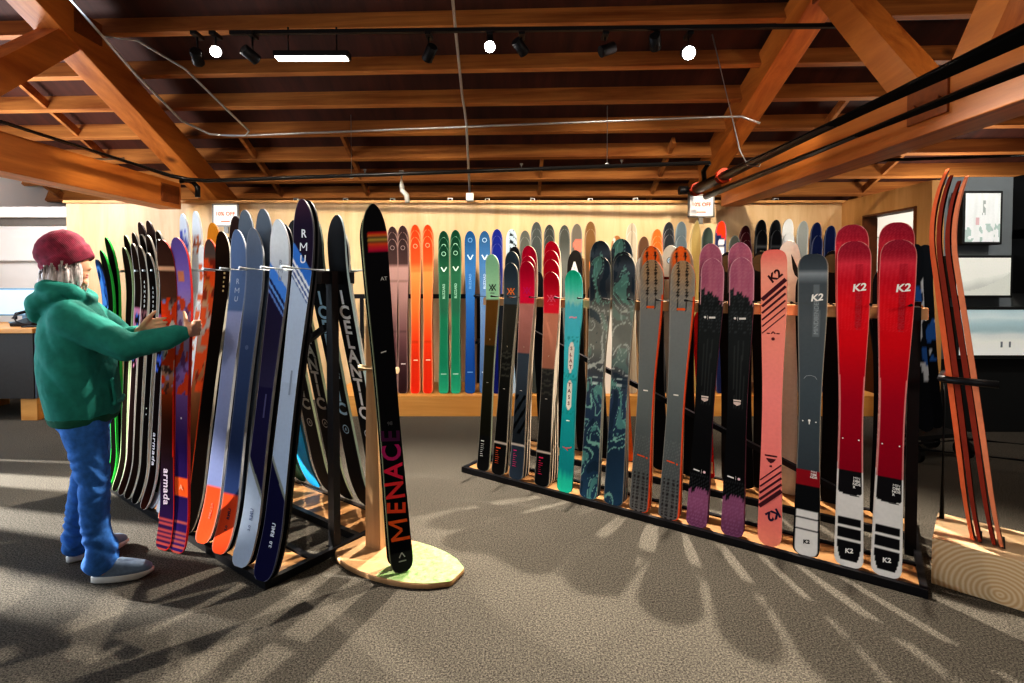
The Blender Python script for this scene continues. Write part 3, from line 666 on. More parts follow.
# far wall and the white wall to the left of the partition
b = B(); box(b, (0, 8.9, 1.6), (16, .1, 3.2)); struct('wall_far', b, wood('far_boards', '2a1610', '4a2818', (1, 1, .15), 5, .7))
b = B(); box(b, (-6.7, 6.75, 1.14), (2.64, .1, 2.28)); struct('wall_left_rear', b, M_WHITEWALL)
b = B(); box(b, (-6.7, 6.66, 2.31), (2.64, .22, .13)); box(b, (-6.7, 6.675, 2.2), (2.64, .05, .09), mi=1)
struct('trim_2', b, [M_WHITEWALL, flat('shadow_gap', '6c6660', .8)])  # shade of the recess under the trim, painted as a grey strip
b = B(); box(b, (-6.7, 6.66, 1.72), (2.64, .09, .035)); struct('trim_3', b, M_WHITEWALL)
# side wall on the left with a row of windows for the daylight
b = B(); LX = -6.9
box(b, (LX, 3.2, .4), (.12, 13, .8)); box(b, (LX, 3.2, 2.9), (.12, 13, 1.2))
for y0, y1 in ((-3.3, -.6), (.9, 1.2), (2.7, 3.0), (4.5, 9.7)): box(b, (LX, (y0 + y1) / 2, 1.55), (.12, y1 - y0, 1.5))
struct('wall_left', b, M_WHITEWALL)
for k, (y0, y1) in enumerate(((-.6, .9), (1.2, 2.7), (3.0, 4.5))):
    b = B(); ym = (y0 + y1) / 2
    for y in (y0 + .03, y1 - .03): box(b, (LX, y, 1.55), (.08, .06, 1.5))
    for z in (.83, 2.27): box(b, (LX, ym, z), (.08, y1 - y0, .06))
    for y in ((ym,) if k < 2 else (3.36, 3.62, 3.88, 4.12, 4.36)): box(b, (LX, y, 1.55), (.05, .05 if k < 2 else .13, 1.5))  # third window's wide bars are added to split the low sun into streaks
    struct('window_%d' % (k + 1), b, M_WHITEWALL)
# plywood return wall with a doorway, on the right
DX = 3.98
b = B()
box(b, (DX + .06, 6.1, 1.2), (.12, .4, 2.4)); box(b, (DX + .06, 5.04, 1.2), (.12, .18, 2.4)); box(b, (DX + .06, 5.52, 2.29), (.12, .78, .22))
struct('wall_right', b, M_PINE_Y)
b = B(); box(b, (DX + .06, 5.89, 1.09), (.16, .02, 2.18)); box(b, (DX + .06, 5.14, 1.09), (.16, .02, 2.18)); box(b, (DX + .06, 5.515, 2.17), (.16, .75, .02)); struct('trim_4', b, flat('door_lining', '6a3a1c', .5, 0, .1))
b = B(); box(b, (6.2, 7.0, 1.2), (4.2, .1, 2.4)); box(b, (6.2, 6.93, 2.05), (4.2, .06, .05)); struct('wall_right_room', b, flat('grey_white_wall', 'b9b6b0', .8, 0, .03, 5))
b = B(); box(b, (6.1, 5.0, 1.565), (4.0, .1, 1.73)); struct('wall_right_front', b, M_GREYWALL)
b = B(); box(b, (6.1, 4.995, .35), (4.0, .1, .70)); struct('wall_right_base', b, M_DARKWALL)

# lightbox photographs on the charcoal wall
def lightbox(x0, x1, z0, z1, dep, fn, label, nx=40, nz_=40, bez=.022):
    t = empty('lightbox_picture', ((x0 + x1) / 2, 4.95, z0)); tag(t, label, 'picture', None)
    cx = (x0 + x1) / 2
    q = B(); box(q, (0, -dep / 2, (z1 - z0) / 2), (x1 - x0 + 2 * bez, dep, z1 - z0 + 2 * bez), bev=.004); mk('frame', q, M_DARKWALL, t)
    q = B(); cl = q.loops.layers.float_color.new('Col'); g = [[q.verts.new((-(x1 - x0) / 2 + (x1 - x0) * i / nx, -dep - .003, (z1 - z0) * j / nz_)) for i in range(nx + 1)] for j in range(nz_ + 1)]
    for j in range(nz_):
        for i in range(nx):
            f = q.faces.new((g[j][i], g[j][i + 1], g[j + 1][i + 1], g[j + 1][i]))
            c = (*lin(fn((i + .5) / nx, (j + .5) / nz_)), 1)
            for lp in f.loops: lp[cl] = c
    me = bpy.data.meshes.new('photograph'); q.to_mesh(me); q.free(); me.materials.append(M_PRINT); link('photograph', me, t)
def ph1(u, v):
    c = mix(H('e9eced'), H('d4d9d8'), .5 + .5 * nz(u * 9, v * 2, 1))
    if v < .38 and nz(u * 8, v * 7, 3) > .12: c = mix(c, H('8aa8a0'), .6)
    if abs(u - .52) < .05 and .55 < v < .85 and nz(u * 20, v * 14, 2) > -.1: c = mix(c, H('7c8884'), .6)
    if abs(u - .36) < .05 and .36 < v < .5: c = mix(c, H('c89aa0'), .7)
    return c
def ph2(u, v):
    c = H('e2e4dd')
    r1 = .30 + .32 * u + .05 * nz(u * 5, 1); r2 = .10 + .5 * u * u
    if v < r1: c = mix(H('c2c6c0'), H('dcdfd8'), sstep(r1 - .25, r1, v))
    if v < r2: c = H('cfd3cb')
    return c
def ph3(u, v):
    c = grad([(0, 'e8ebe6'), (.3, 'e2e4dd'), (.45, 'cfd6d4'), (.55, '9fb8bd'), (.7, 'a8c2c8'), (.85, 'c8d8da'), (1, 'a9c3ca')])(v + .05 * nz(u * 4, v * 9, 2))
    for uu in (.52, .62):
        if abs(u - uu) < .008 and .18 < v < .30: c = H('6c7076')
    return c
DEP = .13; sc_ = .975
lightbox(4.292 * sc_, 4.624 * sc_, 1.806, 2.255, DEP, ph1, 'portrait lightbox photograph of a skier on snow in a deep black frame')
lightbox(4.22 * sc_, 4.735 * sc_, 1.312, 1.66, DEP, ph2, 'landscape lightbox photograph of a pale snow ridge on the charcoal wall')
lightbox(4.26 * sc_, 5.05 * sc_, .755, 1.178, DEP, ph3, 'wide lightbox photograph of a misty blue shore with two tiny people')
lightbox(4.96 * sc_, 5.4 * sc_, 1.93, 2.34, DEP * 1.6, ph1, 'upper black lightbox frame cut by the right edge of the photo', bez=.09)
lightbox(4.96 * sc_, 5.4 * sc_, 1.42, 1.84, DEP * 1.6, ph2, 'lower black lightbox frame cut by the right edge of the photo', bez=.09)

# ------------------------------------------------------------------ roof
SL = .47; R3 = R(2.6)
def roofz(y): return 3.1 + SL * (6.35 - y)
ca = math.atan(SL)
def yrot(x, y): return y - math.tan(R3) * x
q = B()
for y0, y1 in ((-.6, 9.6),):
    for s in (0, 1):
        pass
    v = [q.verts.new((x, yrot(x, y), roofz(y) + .21 + dz)) for dz in (0, .06) for (x, y) in ((-8, y0), (8, y0), (8, y1), (-8, y1))]
    for f in ((0, 1, 2, 3), (7, 6, 5, 4), (0, 4, 5, 1), (1, 5, 6, 2), (2, 6, 7, 3), (3, 7, 4, 0)): q.faces.new([v[i] for i in f])
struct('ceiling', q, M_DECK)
JY = [.6, 1.45, 2.3, 2.85, 3.4, 3.9, 4.42, 4.9, 5.36, 5.78, 6.2, 6.62, 7.04, 7.4, 7.85, 8.3, 8.7]
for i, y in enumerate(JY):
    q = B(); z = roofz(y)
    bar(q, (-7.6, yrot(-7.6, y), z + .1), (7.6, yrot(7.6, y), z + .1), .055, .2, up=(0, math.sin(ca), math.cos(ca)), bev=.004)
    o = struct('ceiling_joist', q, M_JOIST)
# bridging boards running up the slope between the joists
for x, y0, y1 in ((-3.3, 6.2, 8.3), (-2.05, 6.2, 8.3), (.38, 6.6, 8.3), (1.95, 6.4, 8.3), (-5.3, 5.4, 8.3), (-6.6, 6.2, 8.3), (3.6, 5.8, 8.3), (4.8, 5.4, 8.3)):
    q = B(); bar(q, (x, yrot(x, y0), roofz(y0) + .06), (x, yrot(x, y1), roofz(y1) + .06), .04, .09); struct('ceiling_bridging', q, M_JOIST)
# roof trusses
def truss(x, w, xs, chz, top, webs, yend):
    q = B(); bar(q, (x, -1.2, chz + .15), (x, yend, chz + .15), w, .3, bev=.006)
    struct('ceiling_tie_beam', q, M_BEAM, 'heavy horizontal fir tie beam of the %s roof truss' % xs, 'beam')
    q = B(); (ya, za), (yb, zb) = top
    bar(q, (x, ya, za + .15), (x, yb, zb + .15), w, .3, bev=.006)
    struct('ceiling_rafter', q, M_BEAM, 'sloping fir rafter of the %s roof truss' % xs, 'beam')
    for (y0, z0, y1, z1, ww) in webs:
        q = B(); bar(q, (x, y0, z0), (x, y1, z1), w * .85, ww, up=(1, 0, 0), bev=.004)
        struct('ceiling_truss_web', q, M_BEAM)
truss(-3.99, .25, 'left', 2.28, ((1.2, 2.77 + .47 * 5.15), (7.3, 2.77 - .47 * .95)), ((4.8, 3.72, 3.45, 2.5, .2), (3.3, 2.5, 2.4, 4.3, .2)), 6.1)
truss(2.58, .24, 'right', 2.32, ((1.2, 3.78 + .40 * 3.1), (7.3, 3.78 - .40 * 3.0)), ((4.2, 3.75, 3.15, 2.45, .2), (3.0, 2.45, 1.9, 4.2, .2)), 6.15)
# gusset plates and bolts on the truss joints
for x, y, z in ((-3.86, 5.9, 2.43), (-3.86, 4.8, 3.75), (2.455, 3.1, 2.5), (2.455, 4.15, 3.8)):
    q = B(); box(q, (x, y, z), (.02, .3, .2), bev=.004)
    for dy in (-.09, .09): disc(q, (x, y + dy, z), (1 if x < 0 else -1, 0, 0), .018, .025, 8)
    tag(mk('gusset_plate', q, flat('dark_plate', '7a3f18', .55, .0, .15)), 'brown bolted gusset plate on a roof truss joint', 'bracket', 'truss gusset plates')

# pipes, conduits and wires under the roof
def thing_tube(name, pts, r, m, label, cat, extra=None, seg=10):
    q = B(); tube(q, pts, r, seg); o = mk(name, q, m, None); tag(o, label, cat); return o
sp = thing_tube('sprinkler_pipe', [(-3.75, 2.0, 2.63), (-3.75, 5.75, 2.6), (-3.62, 5.85, 2.58), (-3.4, 5.82, 2.56), (2.05, 5.42, 2.67)], .022, M_PIPE, 'thin black sprinkler pipe running below the joists above the partition', 'pipe')
for x in (-1.6, .1, 1.15):
    y = 5.82 - .4 * (x + 3.4) / 5.45; z = 2.56 + .11 * (x + 3.4) / 5.45
    q = B(); tube(q, [(x, y, z), (x, y, z + .05)], .012, 8); disc(q, (x, y, z + .05), (0, 0, 1), .02, .012, 10); mk('sprinkler_head', q, M_GALV, sp)
q = B(); tube(q, [(-3.74, 5.9, 2.57), (-3.6, 5.9, 2.56), (-3.55, 5.9, 2.5), (-3.55, 5.9, 2.39)], .028); tag(mk('pipe_elbow', q, M_PIPE), 'black pipe elbow dropping beside the left tie beam end', 'pipe')
mp_ = thing_tube('main_pipe', [(2.08, .8, 2.44), (2.1, 6.1, 2.49)], .062, M_PIPE, 'thick black pipe running back under the right truss', 'pipe', seg=16)
for y in (5.95, 5.2): 
    q = B(); tube(q, [(2.1, y - .035, 2.488), (2.1, y + .035, 2.488)], .074, 14); mk('coupling', q, M_RED, mp_)
q = B(); tube(q, [(2.1, 6.05, 2.49), (2.05, 6.1, 2.5), (1.95, 6.1, 2.5)], .05, 14); mk('elbow', q, M_PIPE, mp_)
mp2 = thing_tube('branch_pipe', [(2.19, .8, 2.34), (2.19, 5.9, 2.40)], .036, M_PIPE, 'thinner black pipe hung parallel below the thick black pipe', 'pipe', seg=12)
q = B(); tube(q, [(2.05, 5.45, 2.67), (2.05, 5.6, 2.62), (2.1, 5.7, 2.52)], .026); mk('tee', q, M_PIPE, sp)
thing_tube('electrical_conduit', [(-3.7, 4.2, 3.9), (-3.65, 5.1, 3.45), (-3.62, 5.75, 3.2), (-3.45, 5.98, 3.12), (-3.2, 6.02, 3.11), (2.2, 5.68, 3.22), (2.45, 5.6, 3.2), (2.6, 5.5, 3.1)], .013, M_GALV, 'silver conduit running sideways along a joist across the ceiling', 'conduit')
thing_tube('cable_loop', [(-3.7, 4.75, 3.65), (-3.45, 4.85, 3.66), (-3.2, 5.15, 3.52), (-3.0, 5.5, 3.25), (-2.9, 5.78, 3.1), (-3.0, 5.9, 3.08), (-3.3, 5.95, 3.1)], .011, M_GALV, 'grey cable looping off the left truss rafter', 'cable')
dc = thing_tube('drop_conduit', [(-.5, 3.7, 4.3), (-.52, 4.9, 3.73), (-.53, 5.6, 3.41), (-.52, 5.75, 3.32), (-.51, 5.85, 3.2), (-.5, 6.2, 2.48)], .014, M_GALV, 'grey conduit dropping from the joists to the middle of the partition', 'conduit')
q = B(); box(q, (-.5, 6.2, 2.44), (.09, .06, .1), bev=.008); mk('switch_box', q, M_GALV, dc)
thing_tube('drain_pipe', [(-1.32, 6.25, 2.76), (-1.32, 6.25, 2.58), (-1.31, 6.25, 2.52), (-1.26, 6.25, 2.47), (-1.25, 6.25, 2.38)], .03, flat('white_pvc', 'c8c6c0', .4), 'short white plastic pipe elbow above the partition', 'pipe', seg=14)
for x, y, z0, z1 in ((1.0, 5.5, 2.68, 2.98), (-1.75, 5.7, 2.6, 2.95)):
    q = B(); tube(q, [(x, y, z1 + .3), (x, y, z0)], .005, 6); tube(q, [(x + .02 * math.cos(a), y, z0 - .015 + .02 * math.sin(a)) for a in [k * math.pi / 5 for k in range(11)]], .005, 6)
    tag(mk('hanger_wire', q, M_GALV), 'thin hanger wire holding up the %s part of the sprinkler pipe' % ('right' if x > 0 else 'left'), 'wire')
q = B(); tube(q, [(1.75, 4.6, 3.6), (1.98, 4.55, 2.58), (2.05, 4.55, 2.45), (2.15, 4.55, 2.44), (2.17, 4.55, 2.52)], .006, 6); tag(mk('hanger_wire', q, M_GALV), 'looped wire holding the thick black pipe', 'wire')
thing_tube('upper_conduit', [(-7, 5.95, 2.78), (-4.3, 5.8, 2.8)], .014, M_GALV, 'silver conduit behind the left tie beam', 'conduit')
thing_tube('rear_pipe', [(2.9, 5.2, 2.62), (7, 4.95, 2.7)], .025, M_PIPE, 'black pipe behind the right tie beam', 'pipe')

# track lighting
TY = 4.3
tr = B(); bar(tr, (-2.3, TY, 3.47), (2.6, TY - .12, 3.47), .035, .03); tr = mk('light_track', tr, M_BLACK)
tag(tr, 'black lighting track fixed below the joists', 'light track')
M_BULB = emis('lamp_glow', (1., .93, .8), 90)
def head(x, z, aim, lit, label, y=TY, rad=.045):
    t = empty('track_spotlight', (x, y, z)); tag(t, label, 'spotlight', None)
    q = B(); tube(q, [(0, 0, 0), (0, 0, 3.455 - z)], .009, 8); box(q, (0, 0, 3.45 - z), (.05, .12, .03), bev=.004); mk('stem', q, M_BLACK, t)
    d = Vector(aim).normalized(); q = B(); tube(q, [-d * .09, -d * .085, d * .03, d * .04], [rad * .8, rad, rad, rad * 1.05], 18); mk('lamp_can', q, M_BLACK, t)
    q = B(); disc(q, d * .0405, d, rad * .9, .004, 18); mk('lamp_lens', q, M_BULB if lit else M_RUBBER, t)
    return t
head(-2.42, 3.32, (.45, -.85, -.38), True, 'lit track spotlight near the left truss')
head(-.18, 3.36, (0.02, -.9, -.42), True, 'lit track spotlight near the middle of the ceiling')
head(1.44, 3.31, (-.15, -.9, -.42), True, 'lit track spotlight left of the right truss, brightest of the row', rad=.055)
head(-2.57, 3.26, (-.3, .8, -.3), False, 'dark track spotlight beside the lit left one')
head(-2.12, 3.28, (.4, .8, -.3), False, 'dark track spotlight between the lit left one and the light bar')
head(-.68, 3.29, (-.4, .6, -.4), False, 'dark track spotlight left of the middle conduit')
head(.08, 3.34, (.5, .6, -.4), False, 'dark track spotlight just right of the lit middle one')
head(.76, 3.33, (-.8, -.2, -.35), False, 'large dark track spotlight pointing left')
head(1.17, 3.38, (.3, .9, -.35), False, 'small track spotlight beside the brightest one')
t = empty('light_bar', (-1.65, 4.35, 3.28)); tag(t, 'bright linear light bar on the track', 'light fixture')
q = B(); box(q, (0, 0, .03), (.62, .09, .05), bev=.008); tube(q, [(-.2, 0, .05), (-.2, 0, .26)], .008); tube(q, [(.2, 0, .05), (.2, 0, .26)], .008); mk('housing', q, M_BLACK, t)
q = B(); box(q, (0, -.01, .0), (.58, .08, .012)); mk('diffuser', q, emis('bar_glow', (1., .97, .9), 9), t)

# discount signs standing on the partition
def sign(x, y, z, w, h, label):
    t = empty('sale_sign', (x, y, z)); tag(t, label, 'sign')
    q = B()
    for s in (-1, 1): box(q, (s * (w / 2 - .008), 0, h / 2), (.018, .025, h))
    for zz in (.008, h - .008): box(q, (0, 0, zz), (w, .025, .018))
    box(q, (0, .01, -.03), (.05, .02, .1)); mk('frame', q, flat('brushed_frame', '8c8a86', .35, .6), t)
    q = B(); box(q, (0, -.004, h / 2), (w - .02, .012, h - .02)); mk('card', q, emis('glowing_sign_paper', (.9, .88, .86), .15), t)  # paper card given a faint glow of its own
    q = B()
    V, F = text_mesh('10% OFF', w * .2, .02); vs = [q.verts.new((x_, -.0125, h * .55 + y_)) for x_, y_ in V]
    for f in F: q.faces.new([vs[i] for i in f])
    box(q, (0, -.0122, h * .22), (w * .34, .0008, .012))
    me = bpy.data.meshes.new('sign_lettering'); q.to_mesh(me); q.free(); me.materials.append(flat('sign_orange', 'e06a40', .6)); link('sign_lettering', me, t)
sign(2.245, 6.2, 2.20, .31, .27, 'white ten percent off sign in a grey frame beside the right truss')
sign(-3.4, 6.2, 2.09, .31, .27, 'white ten percent off sign in a grey frame beside the left truss')

# counter behind the customer
t = empty('sales_counter', (-5.2, 5.6, 0)); tag(t, 'dark sales counter with a wooden top on wooden feet', 'counter')
q = B(); box(q, (-.30, .12, .57), (1.15, .78, .68), bev=.004); mk('cabinet', q, flat('counter_panel', '33302e', .5, 0, .08), t)
q = B(); box(q, (.285, .12, .57), (.012, .76, .67)); mk('end_panel', q, flat('blue_grey_panel', '5f7284', .4, 0, .08), t)
q = B(); box(q, (-.30, .12, .935), (1.22, .86, .05), bev=.006); mk('worktop', q, M_BENCH, t)
for x, y in ((.2, -.18), (-.8, -.18), (.2, .42), (-.8, .42)):
    q = B(); box(q, (x, y, .115), (.17, .14, .23), bev=.004); mk('foot', q, M_BENCH, t)
t = empty('computer_monitor', (-5.62, 6.0, .962)); tag(t, 'pale blue computer screen on the sales counter', 'monitor')
q = B(); box(q, (0, 0, .24), (.62, .04, .32), bev=.008); box(q, (0, .02, .05), (.08, .04, .1)); box(q, (0, 0, .008), (.24, .16, .016)); mk('casing', q, flat('blue_casing', '6d93ad', .4), t)
q = B(); box(q, (0, -.021, .24), (.58, .004, .28)); mk('screen', q, emis('screen_blue', lin(hx('a8cfe6')), .5), t)
t = empty('desk_phone', (-5.22, 5.62, .962)); tag(t, 'black desk phone with handset at the counter edge', 'telephone')
q = B(); box(q, (0, 0, .035), (.24, .2, .05), M=Matrix.Rotation(R(14), 4, 'X'), bev=.01); mk('phone_base', q, M_BLACK, t)
q = B(); tube(q, [(-.09, -.08, .08), (-.09, -.06, .13), (-.09, .06, .15), (-.09, .09, .1)], [.026, .018, .018, .026]); mk('handset', q, M_BLACK, t)
q = B(); tube(q, [(-.09, -.08, .08), (-.03, -.12, .05), (.03, -.1, .02), (.06, -.02, .03)], .007); mk('phone_cord', q, M_BLACK, t)
q = B(); box(q, (-5.02, 5.48, .968), (.2, .14, .012), .3, bev=.004); tag(mk('card_reader', q, M_BLACK), 'flat black card reader beside the desk phone', 'card reader')
# ------------------------------------------------------------------ ski racks
class Fr:
    """a rack's own frame: x along its length, y into its depth"""
    def __init__(s, A, Bp):
        s.A = Vector((A[0], A[1], 0)); d = Vector((Bp[0] - A[0], Bp[1] - A[1], 0)); s.L = d.length; s.u = d.normalized(); s.n = Vector((-s.u.y, s.u.x, 0)); s.rz = math.atan2(s.u.y, s.u.x)
    def p(s, x, y, z=0): q = s.A + s.u * x + s.n * y; return (q.x, q.y, z)
FR = Fr((-.357, 3.90), (1.892, 2.345)); FL = Fr((-2.854, 3.62), (-1.154, 2.412))
def rack(F, depth, h, bars, posts, label, rods, rodz, brace, wood_bar, x0=-.02):
    t = empty('ski_rack', F.A, F.rz); tag(t, label, 'ski rack'); L = F.L + .01
    def part(nm, fn, m):
        q = B(); fn(q); return mk(nm, q, m, t)
    for y, nm in ((0, 'front_rail'), (depth, 'rear_rail')):
        part(nm, lambda q: (box(q, ((L + x0) / 2, y, .02), (L - x0, .028, .04)), box(q, ((L + x0) / 2, y + (.02 if y == 0 else -.02), .008), (L - x0, .04, .012))), M_BLACK)
    for x in (x0 + .015, L - .015):
        part('end_bar', lambda q: box(q, (x, depth / 2, .02), (.03, depth, .04)), M_BLACK)
    for y0, y1 in ((.016, .225), (depth - .225, depth - .016)):
        part('shelf_board', lambda q: box(q, ((L + x0) / 2, (y0 + y1) / 2, .024), (L - x0 - .06, y1 - y0, .018), bev=.002), M_SHELF)
    for y in (.245, depth - .245):
        part('inner_rail', lambda q: box(q, ((L + x0) / 2, y, .02), (L - x0 - .06, .03, .04)), M_BLACK)
    for x in posts:
        part('post', lambda q: box(q, (x, depth / 2, h / 2), (.05, .04, h)), M_BLACK)
        part('cross_plate', lambda q: box(q, (x, depth / 2, rodz), (.03, bars[1] - bars[0] + .06, .065)), M_BLACK)
    for y in bars:
        part('top_bar', lambda q: box(q, ((L + x0) / 2, y, rodz), (L - x0, .028, .06), bev=.003), wood_bar)
    for x, ya, yb in rods:
        part('divider_rod', lambda q: tube(q, [(x, ya, rodz + .035), (x, yb, rodz + .05)], .007, 8), M_GALV if F is FL else M_BLACK)
    for (xa, ya, za, xb, yb, zb) in brace:
        part('brace', lambda q: bar(q, (xa, ya, za), (xb, yb, zb), .03, .03), M_BLACK)
    return t
xr = [.22, .37, .555, .755, .93, 1.105, 1.275, 1.455, 1.625, 1.80, 1.99, 2.17, 2.345, 2.51, 2.665, .06]
rack(FR, .86, 1.34, (.27, .59), (.04, 2.70), 'long black and pine ski rack on the right half of the floor', [(x, .27, .04) for x in xr], 1.285,
     [(.2, .32, 1.14, 2.45, .32, .28)], M_PLANK)
xl = [2.135 - .0, 1.955, 1.75, 1.55, 1.36, 1.19, 1.04, .66, .53, .40, .17, .05]
rack(FL, .78, 1.50, (.29, .49), (.03, 2.06), 'black ski rack on the left packed with skis, beside the customer', [(x, .29, .06) for x in xl] + [(x, .49, .74) for x in (2.08, 1.95, 1.75, 1.55)], 1.465,
     [(.1, .39, .25, 2.0, .39, 1.2)], M_BLACK)

G_R, G_L, G_W = 'skis on the right-hand rack', 'skis on the left-hand rack', 'skis on the bench along the back wall'
def place(F, s, off, specs, lean, hz, protos, labels, group, step=.036, turn=0.):
    for i, ((tilt, L), pk, lab) in enumerate(zip(specs, protos, labels)):
        put(P[pk], F.p(s, off + step * i, hz), F.u, F.n, lean, tilt, L, lab, group, turn)
# front of the right-hand rack, nearest first
place(FR, 2.588, .04, [(1.1, 1.62), (.8, 1.71)], 7, .035, ['k2red'] * 2, ['red ski with white and black tail, front one at the right end of the rack', 'taller red ski standing behind the front one at the right end of the rack'], G_R)
place(FR, 2.438, .04, [(-.1, 1.62), (-.5, 1.71)], 7, .035, ['k2red'] * 2, ['red ski with white and black tail, beside the dark grey ski', 'taller red ski behind the one next to the dark grey ski'], G_R)
place(FR, 2.254, .04, [(0, 1.56)], 7, .035, ['k2grey'], ['dark grey ski with a red band and white tail, between pink and red skis'], G_R)
place(FR, 2.084, .04, [(-.7, 1.59)], 7, .035, ['k2pink'], ['salmon pink ski with dark diagonal stripes at tip and tail'], G_R)
place(FR, 1.896, .04, [(.2, 1.55), (-.5, 1.64)], 7, .035, ['mauve'] * 2, ['front black ski with mauve tip and tail, beside the pink striped ski', 'rear black ski with mauve tip, standing behind the one beside the pink ski'], G_R)
place(FR, 1.703, .04, [(1.5, 1.55), (.6, 1.64)], 7, .035, ['mauve'] * 2, ['front black ski with mauve tip and tail, beside the grey orange-edged ski', 'rear black ski with mauve tip, behind the one beside the grey skis'], G_R)
place(FR, 1.543, .04, [(1.0, 1.54), (0, 1.63)], 7, .035, ['greyor', 'greyhot'], ['front grey ski with an orange edge, beside the black mauve-tipped ski', 'grey ski with bright orange tip, behind the right orange-edged ski'], G_R)
place(FR, 1.360, .04, [(.6, 1.55), (-.2, 1.64)], 7, .035, ['greyor', 'greyhot'], ['front grey ski with an orange edge, beside the teal swirl ski', 'grey ski with bright orange tip, behind the left orange-edged ski'], G_R)
place(FR, 1.191, .04, [(-.1, 1.59), (-.9, 1.61), (-2.0, 1.70)], 7, .035, ['swirl_a', 'swirl_a', 'swirl_b'], ['front slate ski with teal swirls, beside the grey orange-edged ski', 'second slate swirl ski tucked close behind the right swirl ski', 'tallest slate swirl ski at the back of the right swirl column'], G_R)
place(FR, 1.018, .04, [(.1, 1.58), (-.7, 1.69)], 7, .035, ['swirl_b', 'swirl_a'], ['front slate ski with teal swirls, beside the turquoise ski', 'taller slate swirl ski behind the one beside the turquoise ski'], G_R)
place(FR, .843, .04, [(-.7, 1.49)], 7, .035, ['turq'], ['turquoise ski with a white lettered panel down its middle'], G_R)
place(FR, .664, .04, [(-.5, 1.48), (-1.5, 1.57), (-2.4, 1.64), (-3.0, 1.71)], 7, .035, ['v_red_a'] * 4, ['red and copper ski in front of its stack, beside the turquoise ski', 'second red-tipped ski in the four-deep stack beside the turquoise ski', 'third red-tipped ski in the four-deep stack beside the turquoise ski', 'tallest red-tipped ski at the back of the four-deep stack'], G_R)
place(FR, .449, .04, [(-.3, 1.56), (-.9, 1.60), (-1.6, 1.68)], 7, .035, ['v_red_b'] * 3, ['crimson and rose ski with dark slashes, in front of the three-deep stack', 'middle crimson ski of the three-deep stack beside the slate ski', 'tallest crimson ski at the back of the three-deep stack'], G_R)
place(FR, .292, .04, [(.3, 1.55), (-.5, 1.64)], 7, .035, ['v_slate'] * 2, ['slate-tipped black ski with an orange emblem, beside the mint ski', 'second slate-tipped ski behind the orange-emblem ski'], G_R)
place(FR, .154, .04, [(-1.3, 1.62)], 7, .035, ['v_mint'], ['mint, brown and black ski at the far left end of the rack'], G_R)
# far side of the right-hand rack
nu, nn = -FR.u, -FR.n
for s, L, pk, lab in ((.0, 1.71, 'o_black', 'black ski behind the slate and mint skis, far side of the rack'), (.581, 1.66, 'o_letterA', 'black ski with a big white letter A, behind the turquoise ski'),
                      (1.139, 1.6, 'o_grey', 'grey ski tip behind the left orange-edged ski'), (1.338, 1.67, 'o_badge', 'pale-tipped dark red ski with a round blue badge'),
                      (1.72, 1.61, 'o_brown', 'brown ski behind the left mauve-tipped ski'), (1.925, 1.61, 'o_brown', 'brown ski behind the right mauve-tipped ski'),
                      (2.084, 1.67, 'o_white', 'white ski with a dark figure behind the pink ski'), (2.32, 1.6, 'o_olive', 'olive brown ski behind the dark grey ski'),
                      (1.555, 1.22, 'o_red99', 'short red ski with white letters and number 99'), (.95, 1.25, 'o_orange', 'short orange ski between the two swirl columns')):
    put(P[pk], FR.p(s, .82, .035), nu, nn, 7, 0, L, lab, 'skis on the far side of the right-hand rack')
for s, L, lab in ((.24, 1.5, 'black ski base seen between the mint and slate skis'), (.42, 1.52, 'black ski base seen between the slate and crimson skis'), (.77, 1.42, 'black ski base seen between the red stack and the turquoise ski'),
                  (1.24, 1.5, 'black ski base seen between the swirl and grey skis'), (1.45, 1.5, 'black ski base seen between the two grey orange-edged skis'), (1.82, 1.5, 'black ski base seen between the two black mauve-tipped skis'),
                  (2.19, 1.48, 'black ski base seen between the pink and dark grey skis'), (2.43, 1.5, 'black ski base seen between the dark grey and red skis'), (2.58, 1.5, 'black ski base seen between the two red skis')):
    put(P['o_black'], FR.p(s, .775, .035), nu, nn, 7, 0, L, lab, 'skis on the far side of the right-hand rack')

# customer's side of the left-hand rack
place(FL, 2.055, .03, [(-.3, 1.83), (-.7, 1.83)], 8, .035, ['rmu_a', 'blackpartner'], ['pale blue ski with dark top and blue diagonal stripes at the rack end', 'black partner ski pressed behind the pale blue ski at the rack end'], G_L, turn=13.)
place(FL, 1.853, .03, [(-.2, 1.74), (-.5, 1.72)], 8, .035, ['rmu_b', 'blackpartner'], ['white-topped dark purple ski with blue stripes and pale tail', 'black partner ski behind the white-topped purple ski'], G_L, turn=13.)
place(FL, 1.643, .03, [(-1.3, 1.71), (-1.1, 1.82)], 8, .035, ['slate', 'greyslate'], ['slate blue ski with a red-orange tail', 'taller grey-tipped ski behind the slate blue ski'], G_L, turn=13.)
place(FL, 1.457, .03, [(-.8, 1.71), (-1.4, 1.83)], 8, .035, ['lav', 'greyslate'], ['lavender ski with a red-orange tail and blue-grey tip', 'taller grey-tipped ski behind the lavender ski'], G_L, turn=13.)
place(FL, 1.268, .03, [(-.7, 1.71), (-.7, 1.68), (-.8, 1.81)], 8, .035, ['darkbrown', 'blackpartner', 'mauvebrown'], ['dark brown ski with small gold lettering beside the lavender ski', 'black partner ski behind the dark brown ski', 'tall mauve-brown ski rising behind the dark brown ski'], G_L, turn=13.)
place(FL, 1.116, .03, [(-.2, 1.67), (-2.4, 1.78)], 8, .035, ['fire', 'orangetip'], ['ski with orange flame artwork on grey, left of the dark brown ski', 'orange-tipped ski behind the flame artwork ski'], G_L, turn=13.)
place(FL, .975, .03, [(2.1, 1.64)], 8, .035, ['whiteorange'], ['white ski with orange marks, just right of the held pair'], G_L)
